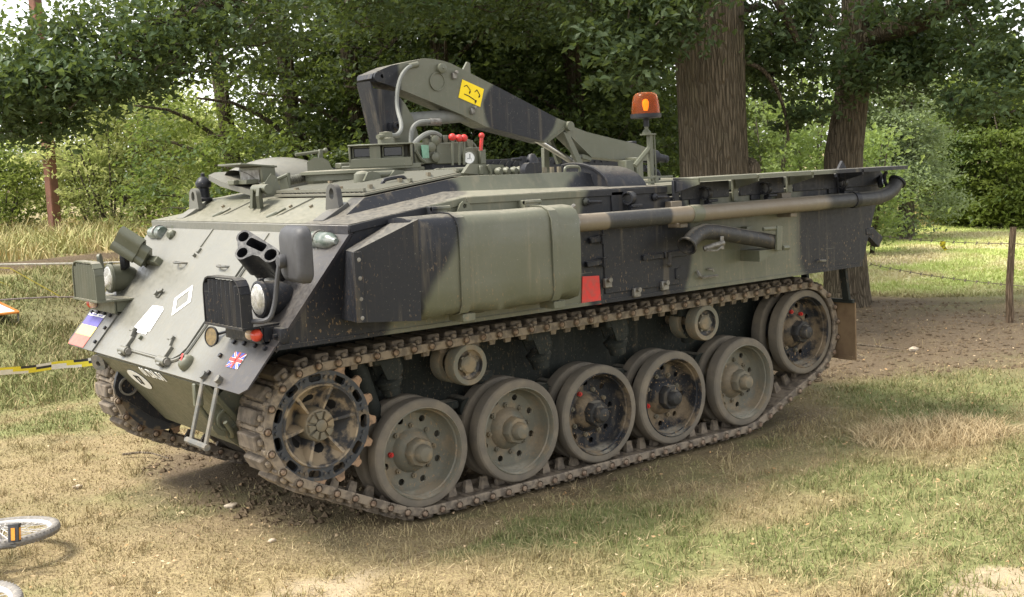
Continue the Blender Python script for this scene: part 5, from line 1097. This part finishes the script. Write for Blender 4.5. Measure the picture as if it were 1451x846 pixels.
build('sprocket_hub', G().lathe([(.098, .14), (.094, .03), (.088, .016), (.078, .012), (.034, .012)], (0, YF, 0), (0, 1, 0), 28).lathe([(.034, .014), (.034, -.006), (.026, -.012), (0, -.012)], (0, YF, 0), (0, 1, 0), 18), 'hub', SP_)
for k in range(8):
    a = R(45*k+10); e = V((math.cos(a), 0, math.sin(a))); t = V((-math.sin(a), 0, math.cos(a)))
    build('hub_wedge', G().add([e*.038+t*.010+V((0, YF+.013, 0)), e*.038-t*.010+V((0, YF+.013, 0)), e*.078-t*.024+V((0, YF+.013, 0)), e*.078+t*.024+V((0, YF+.013, 0)), e*.038+t*.009+V((0, YF-.008, 0)), e*.038-t*.009+V((0, YF-.008, 0)), e*.076-t*.021+V((0, YF-.006, 0)), e*.076+t*.021+V((0, YF-.006, 0))], [[0, 1, 2, 3], [4, 7, 6, 5], [0, 4, 5, 1], [1, 5, 6, 2], [2, 6, 7, 3], [3, 7, 4, 0]]), 'hub', SP_)
for k in range(NTH):
    th = 22.5*k
    def TP(r_, d): return (r_*math.cos(R(th+d)), r_*math.sin(R(th+d)))
    o_ = [TP(.296, -8.5), TP(.306, -7.6), TP(.322, -4.6), TP(.345, -3.6), TP(.352, -2.2), TP(.352, 2.2), TP(.345, 3.6), TP(.322, 4.6), TP(.306, 7.6), TP(.296, 8.5)]
    for yo in (.025, .308): build('sprocket_tooth', G().plate(o_, (0, YF+yo, 0), (1, 0, 0), (0, 0, 1), .022), 'tooth', SP_, smooth=20)
    if k < 11:
        a = R(360/11*(k+.5))
        for d in (-.06, .06): c = V((.272*math.cos(a+d), YF, .272*math.sin(a+d))); build('ring_bolt', G().cyl(c+V((0, .002, 0)), c-V((0, .012, 0)), .011, n=6), 'sprocket', SP_)
build('axle', G().cyl((0, YF+.14, 0), (0, -.70, 0), .12, n=18), 'dark', SP_)
SP_.location = V((SX, 0, SZ))-WL['armoured_recovery_vehicle']; SP_.rotation_euler = (0, R(4), 0)
s2 = copy_tree(SP_, VEH); s2.location = SP_.location+V((-.10, .10, 0)); s2.rotation_euler = (0, R(10), math.pi)
# suspension: bump stops and arms
for s in (-1, 1):
    for x in (-.12, 1.02, 1.70, 2.40):
        g = G().plate([(-.10, .16), (.06, .16), (.09, .02), (.05, -.02), (-.02, -.02)], (x, s*.86, .86), (1, 0, 0), (0, 0, 1), .012).plate([(-.10, .16), (.06, .16), (.09, .02), (.05, -.02), (-.02, -.02)], (x, s*.98, .86), (1, 0, 0), (0, 0, 1), .012).box((x-.03, s*.86, .97), (.16, .26, .08), bev=.01)
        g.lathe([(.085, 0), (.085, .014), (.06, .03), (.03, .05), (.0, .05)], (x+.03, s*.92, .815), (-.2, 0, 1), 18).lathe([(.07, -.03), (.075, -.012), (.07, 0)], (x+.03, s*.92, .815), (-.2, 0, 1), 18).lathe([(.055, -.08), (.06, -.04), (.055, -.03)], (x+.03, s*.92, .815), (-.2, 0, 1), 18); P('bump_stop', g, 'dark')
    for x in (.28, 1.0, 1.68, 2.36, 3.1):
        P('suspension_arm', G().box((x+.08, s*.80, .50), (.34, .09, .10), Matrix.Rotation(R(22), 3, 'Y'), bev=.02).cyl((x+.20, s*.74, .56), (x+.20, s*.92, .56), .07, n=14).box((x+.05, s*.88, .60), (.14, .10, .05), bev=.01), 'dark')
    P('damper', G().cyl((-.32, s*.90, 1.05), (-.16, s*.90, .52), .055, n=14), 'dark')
    P('roller_bracket', G().tube([(.42, s*.93, .85), (.50, s*.93, .76), (.60, s*.9, .72), (.70, s*.85, .74)], .03, 6), 'dark')
# tracks
def circ_tangent_path(cs):
    # closed belt round circles given in clockwise order seen from the near side, external tangents
    pts = []
    n = len(cs); T = []
    for i in range(n):
        (x0, z0, r0), (x1, z1, r1) = cs[i], cs[(i+1) % n]
        d = math.hypot(x1-x0, z1-z0); a = math.atan2(z1-z0, x1-x0); b = math.acos(max(-1, min(1, (r0-r1)/d)))
        nx, nz = math.cos(a+b), math.sin(a+b)
        T.append(((x0+nx*r0, z0+nz*r0), (x1+nx*r1, z1+nz*r1), a+b))
    for i in range(n):
        x, z, r_ = cs[i]; a0 = T[i-1][2]; a1 = T[i][2]
        while a1 > a0+1e-9: a1 -= 2*math.pi
        if a0-a1 > math.pi*1.5: a1 = a0
        k = max(1, int((a0-a1)/.04))
        pts += [(x+r_*math.cos(a0+(a1-a0)*j/k), z+r_*math.sin(a0+(a1-a0)*j/k)) for j in range(k+1)]
    return pts
belt = circ_tangent_path([(SX, SZ, .333), (RP[0][0], RP[0][1], .158), (RP[1][0], RP[1][1], .158), (WX[5], WZ[5], .365), (WX[4], .40, .356), (WX[0], .40, .356)])
bp_ = [V((x, 0, z)) for x, z in belt]; bp_.append(bp_[0]); acc = [0]
for a, b in zip(bp_, bp_[1:]): acc.append(acc[-1]+(b-a).length)
NL = round(acc[-1]/.124); pit = acc[-1]/NL
def at_len(s):
    s %= acc[-1]; i = int(np.searchsorted(acc, s, side='right'))-1; i = min(i, len(bp_)-2)
    d = acc[i+1]-acc[i]; return bp_[i].lerp(bp_[i+1], (s-acc[i])/d if d > 1e-9 else 0)
g = G()   # link frame: x along the belt, z outward
g.box((.062, 0, .004), (.088, .27, .026), bev=.004)
for s in (-1, 1):
    g.box((.062, s*.152, -.006), (.118, .022, .050), bev=.004)
    g.lathe([(.024, -.026), (.026, 0), (.024, .026)], (0, s*.150, .0), (0, 1, 0), 10)
    g.box((.012, s*.135, .022), (.030, .05, .022), bev=.006)
    g.box((.066, s*.122, .028), (.036, .03, .03), bev=.008)
g.cyl((0, -.14, 0), (0, .14, 0), .019, n=8).box((.0, 0, .016), (.026, .27, .018), bev=.004)
LK = build('track_link', g, 'link', VEH, org=(0, 0, 0), smooth=35)
build('rubber_pad', G().box((.062, 0, .034), (.084, .215, .046), bev=.007, seg=1), 'pad', LK, smooth=35)
build('guide_horn', G().add([(.030, -.018, -.008), (.094, -.018, -.008), (.094, .018, -.008), (.030, .018, -.008), (.042, -.010, -.085), (.082, -.010, -.085), (.082, .010, -.085), (.042, .010, -.085)], [[0, 1, 2, 3], [4, 7, 6, 5], [0, 4, 5, 1], [1, 5, 6, 2], [2, 6, 7, 3], [3, 7, 4, 0]]), 'link', LK, smooth=20)
build('track_pin', G().lathe([(.0, -.186), (.010, -.186), (.017, -.180), (.018, -.16)], (0, 0, 0), (0, 1, 0), 8), 'pin', LK)
build('track_pin', G().lathe([(.018, .16), (.017, .180), (.010, .186), (0, .186)], (0, 0, 0), (0, 1, 0), 8), 'pin', LK)
first = True
for s, off in ((-1, .03), (1, .07)):
    for k in range(NL):
        a, b = at_len(off+k*pit), at_len(off+(k+1)*pit); t = (b-a).normalized(); n_ = V((-t.z, 0, t.x))
        lk = LK if first else copy_tree(LK, VEH); first = False
        Mx = Matrix((t, n_.cross(t), n_)).transposed()
        lk.rotation_euler = Mx.to_euler(); lk.location = a+(V((0, -.967, 0)) if s < 0 else V((-.10, 1.07, 0)))-WL['armoured_recovery_vehicle']

# ================================================================ small things round about
M['rustpost'] = simple('red_brown_post', (.21, .105, .075), .8, .2, alt=(.15, .08, .06), scale=4)
x_, y_ = pol(73.62, 24.6); z0 = float(height(x_, y_))
g = G().box((x_, y_, 4.0), (.19, .19, 7.6), Matrix.Rotation(R(20), 3, 'Z'), bev=.02); rp = build('red_post', g, 'rustpost'); tag(rp, 'tall square red-brown post standing among the shrubs at the far left', 'post')
# wire fence: a post, two strands from it to the leaning oak, a scrap of yellow tape
M['wood'] = bark_mat('weathered_wood', (.17, .115, .07), (.30, .22, .15), 60); M['wire'] = simple('rusty_wire', (.16, .13, .10), .7, .3)
fe = thing('wire_fence', (8.93, .293, 0), 'two strand wire fence with one rough wooden post on the right', 'fence')
build('post', trunk_geo([(8.93, .293, -.25), (8.925, .30, .4), (8.94, .285, .8), (8.955, .27, 1.10)], [.045, .042, .038, .036], 10, .10, 16).add([], []), 'wood', fe, smooth=180)
for z0, z1, zs in ((.915, .94, .03), (.44, .55, .03)):
    pts = [V((8.93, .25, z0)).lerp(V((9.42, 2.5, z1)), t)-V((0, 0, zs*4*t*(1-t))) for t in np.linspace(0, 1, 14)]; g = G().tube(pts, .0045, 5)
    for k in range(1, 14, 1):
        p_ = pts[k]; g.tube([p_+V((-.012, -.012, -.018)), p_+V((.01, .012, .02))], .004, 4); g.tube([p_+V((.012, -.012, .018)), p_+V((-.01, .012, -.02))], .004, 4)
    g.tube([(8.93, .25, z0), (8.6, -1.2, z0-.03), (8.3, -2.8, z0)], .0045, 5); build('wire', g, 'wire', fe)
M['ytape'] = simple('yellow_tape', (.60, .50, .03), .6, .2, alt=(.05, .05, .02), scale=30)
g = G().add([(9.12, 1.22, .90), (9.13, 1.30, .905), (9.13, 1.31, .85), (9.12, 1.23, .845), (9.13, 1.20, .80), (9.12, 1.24, .79)], [[0, 1, 2, 3], [3, 2, 5, 4]]); tg = build('tape_scrap', g, 'ytape', smooth=10); tag(tg, 'scrap of yellow and black tape caught on the upper fence wire', 'tape scrap')
# barrier tape on the left: alternating yellow, black and white panels
M['tyel'] = simple('tape_yellow', (.80, .68, .06), .5, .3, var=.06); M['tblk'] = simple('tape_black', (.05, .05, .05), .5, .3); M['twht'] = simple('tape_white', (.75, .73, .66), .5, .3, var=.06)
g = G(); n = 70; vs = []; ms = []
for i in range(n+1):
    t = i/n; x_ = -3.6+4.2*t; tw = .5+.35*math.sin(t*14); z_ = .74-.15*t-.05*math.sin(math.pi*t)+.004*math.sin(t*60)
    for k in range(4): vs.append((x_+.0, 3.0+.012*(k-1.5)*math.cos(tw*3), z_+.021*(k-1.5)))
fs = []; mi_ = []
for i in range(n):
    for k in range(3):
        fs.append([4*i+k, 4*i+k+1, 4*(i+1)+k+1, 4*(i+1)+k]); ph = (i+k*2) % 7
        mi_.append(0 if ph < 3 else (1 if ph < 5 and k else 2))
g.add(vs, fs); g.mi = mi_; bt = build('barrier_tape', g, ['tyel', 'tblk', 'twht'], smooth=10, fixn=False); tag(bt, 'yellow, black and white barrier tape stretched low at the left', 'barrier tape')
rp_ = build('cordon_rope', G().tube([(-3.5, 7, 1.45), (-.228, 7, 1.218), (.78, 7, 1.146), (2.6, 7, 1.06)], .012, 6), simple('pale_rope', (.62, .58, .50), .8, .2)); tag(rp_, 'thin pale rope stretched across in front of the bank on the left', 'rope')
M['strap'] = simple('brown_strap', (.155, .125, .11), .7, .2)
g = G(); pts = [(-2.6, 1.6, 1.36), (-1.9, 1.6, 1.318), (-1.59, 1.6, 1.304), (-1.4, 1.59, 1.297), (-1.217, 1.57, 1.289), (-1.12, 1.50, 1.278), (-1.06, 1.42, 1.270)]
for (a, b) in zip(pts, pts[1:]): a, b = V(a), V(b); g.box((a+b)/2, ((b-a).length+.004, .05, .007), Matrix.Rotation(-math.atan2((b-a).z, math.hypot((b-a).x, (b-a).y)), 3, 'Y').to_3x3() if True else None)
sp_ = build('brown_strap', g, 'strap'); tag(sp_, 'flat brown strap pulled taut from the far lamp bracket to the left', 'strap')
M['ystring'] = simple('yellow_string', (.66, .55, .12), .7, .2)
tn = thing('white_tent', (-.6, 9.0, .1), 'corner of a white tent with orange edging and yellow guy lines, left margin', 'tent')
zt = float(height(-.6, 8.6))
g = G().add([(-2.6, 8.0, .55), (.17, 8.0, .575), (-.15, 8.3, .80), (-1.2, 8.9, 1.25), (-2.6, 8.6, 1.1), (.0, 9.0, .58), (-1.2, 9.8, .62), (-2.6, 9.8, .6)], [[0, 1, 2], [0, 2, 3], [0, 3, 4], [1, 5, 2], [2, 5, 3], [3, 5, 6], [3, 6, 4], [4, 6, 7]])
M['tentw'] = simple('tent_fabric', (.74, .73, .74), .7, .2, var=.06); M['torange'] = simple('orange_edging', (.72, .28, .07), .7, .2)
build('canvas', g, 'tentw', tn, smooth=10); build('edging', G().tube([(-2.6, 7.99, .55), (.18, 7.99, .57), (-.15, 8.29, .81), (-1.2, 8.89, 1.26)], .018, 6), 'torange', tn)
build('pole', G().tube([(.17, 8.0, .575), (.17, 8.0, .0)], .012, 6), 'steel', tn)
build('guy_line', G().tube([(-1.2, 8.9, 1.25), (.383, 9.0, 1.042), (.913, 9.0, .66), (1.6, 9.0, .12)], .008, 5), 'ystring', tn); build('guy_line', G().tube([(-1.2, 8.9, 1.25), (-.2, 10, 1.15), (.9, 10, .60), (1.8, 10.2, .15)], .007, 5), 'ystring', tn)
# bicycle lying on the grass at the left margin
bk = thing('bicycle', (-2.3, -.1, .05), 'bicycle lying on the grass at the left margin, knobbly wheel and orange pedal reflector', 'bicycle')
M['btyre'] = simple('grey_bike_tyre', (.19, .178, .165), .85, .15, alt=(.27, .25, .22), scale=40); M['brim'] = simple('pale_rim', (.66, .64, .62), .35, .5, var=.1); M['bframe'] = simple('bike_frame', (.10, .12, .16), .3, .5)
def bike_wheel(c, nrm, r=.33):
    nrm = V(nrm).normalized(); rim = build('wheel', G().lathe([(r-.035, -.013), (r-.030, -.016), (r-.062, -.011), (r-.066, 0), (r-.062, .011), (r-.030, .016), (r-.035, .013), (r-.035, -.013)], c, nrm, 56), 'brim', bk, smooth=60)
    prof = [(r-.025+.027*math.cos(R(a)), .026*math.sin(R(a))) for a in range(0, 361, 36)]; build('tyre', G().lathe(prof, c, nrm, 64), 'btyre', rim, smooth=80)
    ex = nrm.orthogonal().normalized(); ey = nrm.cross(ex); g = G(); kn = G(); c = V(c)
    for k in range(32):
        a = 2*math.pi*k/32; e = ex*math.cos(a)+ey*math.sin(a); b = 2*math.pi*(k+(3 if k % 2 else -3))/32; e2 = ex*math.cos(b)+ey*math.sin(b); g.tube([c+nrm*(.03 if k % 4 < 2 else -.03)+e2*.022, c+e*(r-.06)], .0024, 4)
    g.cyl(c-nrm*.045, c+nrm*.045, .02, n=10); build('spokes', g, 'brim', rim)
    for k in range(72):
        a = 2*math.pi*k/72; e = ex*math.cos(a)+ey*math.sin(a); t = nrm.cross(e)
        for s_, o_ in ((-1, 0), (1, .5), (0, .25)):
            a2 = a+o_*2*math.pi/72; e = ex*math.cos(a2)+ey*math.sin(a2); t = nrm.cross(e); kn.box(c+e*(r-.003-.006*abs(s_))+nrm*s_*.017, (.009, .011, .010), Matrix((e, t, nrm)).transposed())
    build('tread_knobs', kn, 'btyre', rim)
    return rim
w1, w2 = V((-2.09, .09, .125)), V((-2.575, -.94, .10))
bike_wheel(w1, (.02, .06, 1)); bike_wheel(w2, (-.03, -.02, 1))
bb_ = V((-2.31, -.36, .13)); ax_ = V((0, .02, 1)); st_ = bb_+V((-.47, .17, 0)); hd = w2+V((-.50, .42, .02))
g = G()
for a, b, r_ in ((bb_, st_, .016), (bb_, hd+V((.08, -.05, 0)), .019), (st_+V((.05, -.02, 0)), hd, .016), (hd, hd+V((.12, -.16, 0)), .021), (bb_, w1+V((0, 0, .05)), .009), (bb_, w1-V((0, 0, .05)), .009), (st_, w1+V((0, 0, .05)), .008), (st_, w1-V((0, 0, .05)), .008), (hd+V((.12, -.16, .05)), w2+V((0, 0, .05)), .012), (hd+V((.12, -.16, -.05)), w2-V((0, 0, .05)), .012)): g.tube([a, b], r_, 8)
build('frame', g, 'bframe', bk); build('saddle', G().ball(st_+V((-.12, .05, 0)), .10, 12, sq=(.5, 1.2, .6)), 'blk', bk)
build('handlebar', G().tube([hd+V((-.06, .02, -.05)), hd+V((-.10, .05, .0)), hd+V((-.08, .0, .55))], .012, 8), 'bframe', bk)
pe = V((-2.10, -.305, .17)); cr_ = build('crank', G().tube([bb_+V((0, 0, .06)), pe+V((0, 0, -.02))], .013, 8).lathe([(.085, 0), (.09, .004), (.085, .008), (.03, .008)], bb_+V((0, 0, .04)), (0, 0, 1), 28), 'steel', bk)
Mp = Matrix.Rotation(R(58), 3, 'Z') @ Matrix.Rotation(R(12), 3, 'Y')
pd = build('pedal', G().box(pe+Mp @ V((-.018, 0, .045)), (.010, .055, .085), Mp, bev=.003).box(pe+Mp @ V((.018, 0, .045)), (.010, .055, .085), Mp, bev=.003).cyl(pe, pe+Mp @ V((0, 0, .08)), .010, n=8).box(pe+Mp @ V((0, .022, .045)), (.036, .010, .085), Mp).box(pe+Mp @ V((0, -.022, .045)), (.036, .010, .085), Mp).box(pe+Mp @ V((0, 0, .092)), (.045, .06, .016), Mp, bev=.004), 'mirror_shell', cr_)
M['orange_ref'] = simple('orange_reflector', (.85, .34, .02), .2, .5, var=.1)
build('pedal_reflector', G().box(pe+Mp @ V((0, -.0285, .045)), (.020, .005, .065), Mp).box(pe+Mp @ V((-.0245, 0, .045)), (.004, .020, .065), Mp), 'orange_ref', cr_)
# stones and pale fallen leaves one can pick out
M['stone'] = simple('pale_stone', (.52, .44, .34), .85, .2, alt=(.38, .31, .23), scale=30)
def stone(x, y, r_, lab, cat='stone', mat='stone', sq=(1.2, .9, .6)):
    q = G().ball((0, 0, 0), r_, 10, sq=sq); q.xf(lambda v: v*(1+.18*math.sin(v.x*190+v.y*130)+.1*math.sin(v.z*240)))
    z = float(height(x, y)); q.xf(lambda v: v+V((x, y, z+r_*.35))); o = build('stone', q, mat, smooth=60); tag(o, lab, cat, 'stones lying on the grass')
stone(-.687, .113, .034, 'largest brown stone lying in front of the drive sprocket'); stone(-.847, -.792, .020, 'pale stone lying on the straw grass left of the near track')
stone(-1.677, .692, .035, 'pale stone lying just beyond the bicycle wheel'); stone(6.9, .2, .05, 'white flint lying on the bare soil beyond the mud flap'); stone(-1.26, 1.35, .028, 'small pale stone on the grass beyond the bicycle')
M['stick'] = bark_mat('dead_stick', (.25, .19, .13), (.40, .33, .25), 50)
def stick(pts, r_, lab): tag(build('stick', G().tube([V((x, y, float(height(x, y))+.025+dz)) for x, y, dz in pts], [r_, r_*.6], 6, smooth=1), 'stick'), lab, 'stick', 'sticks lying on the ground')
stick([(6.5, .9, 0), (6.62, .55, .03), (6.8, .3, 0)], .014, 'bleached stick lying on the bare soil right of the mud flap'); stick([(6.1, .75, 0), (6.12, .4, .015), (6.05, .2, 0)], .012, 'brown stick lying nearer on the bare soil behind the track')
stick([(-.75, 1.9, 0), (-.62, 1.75, .02), (-.55, 1.5, 0)], .010, 'crooked pale stick on the grass in front of the nose')
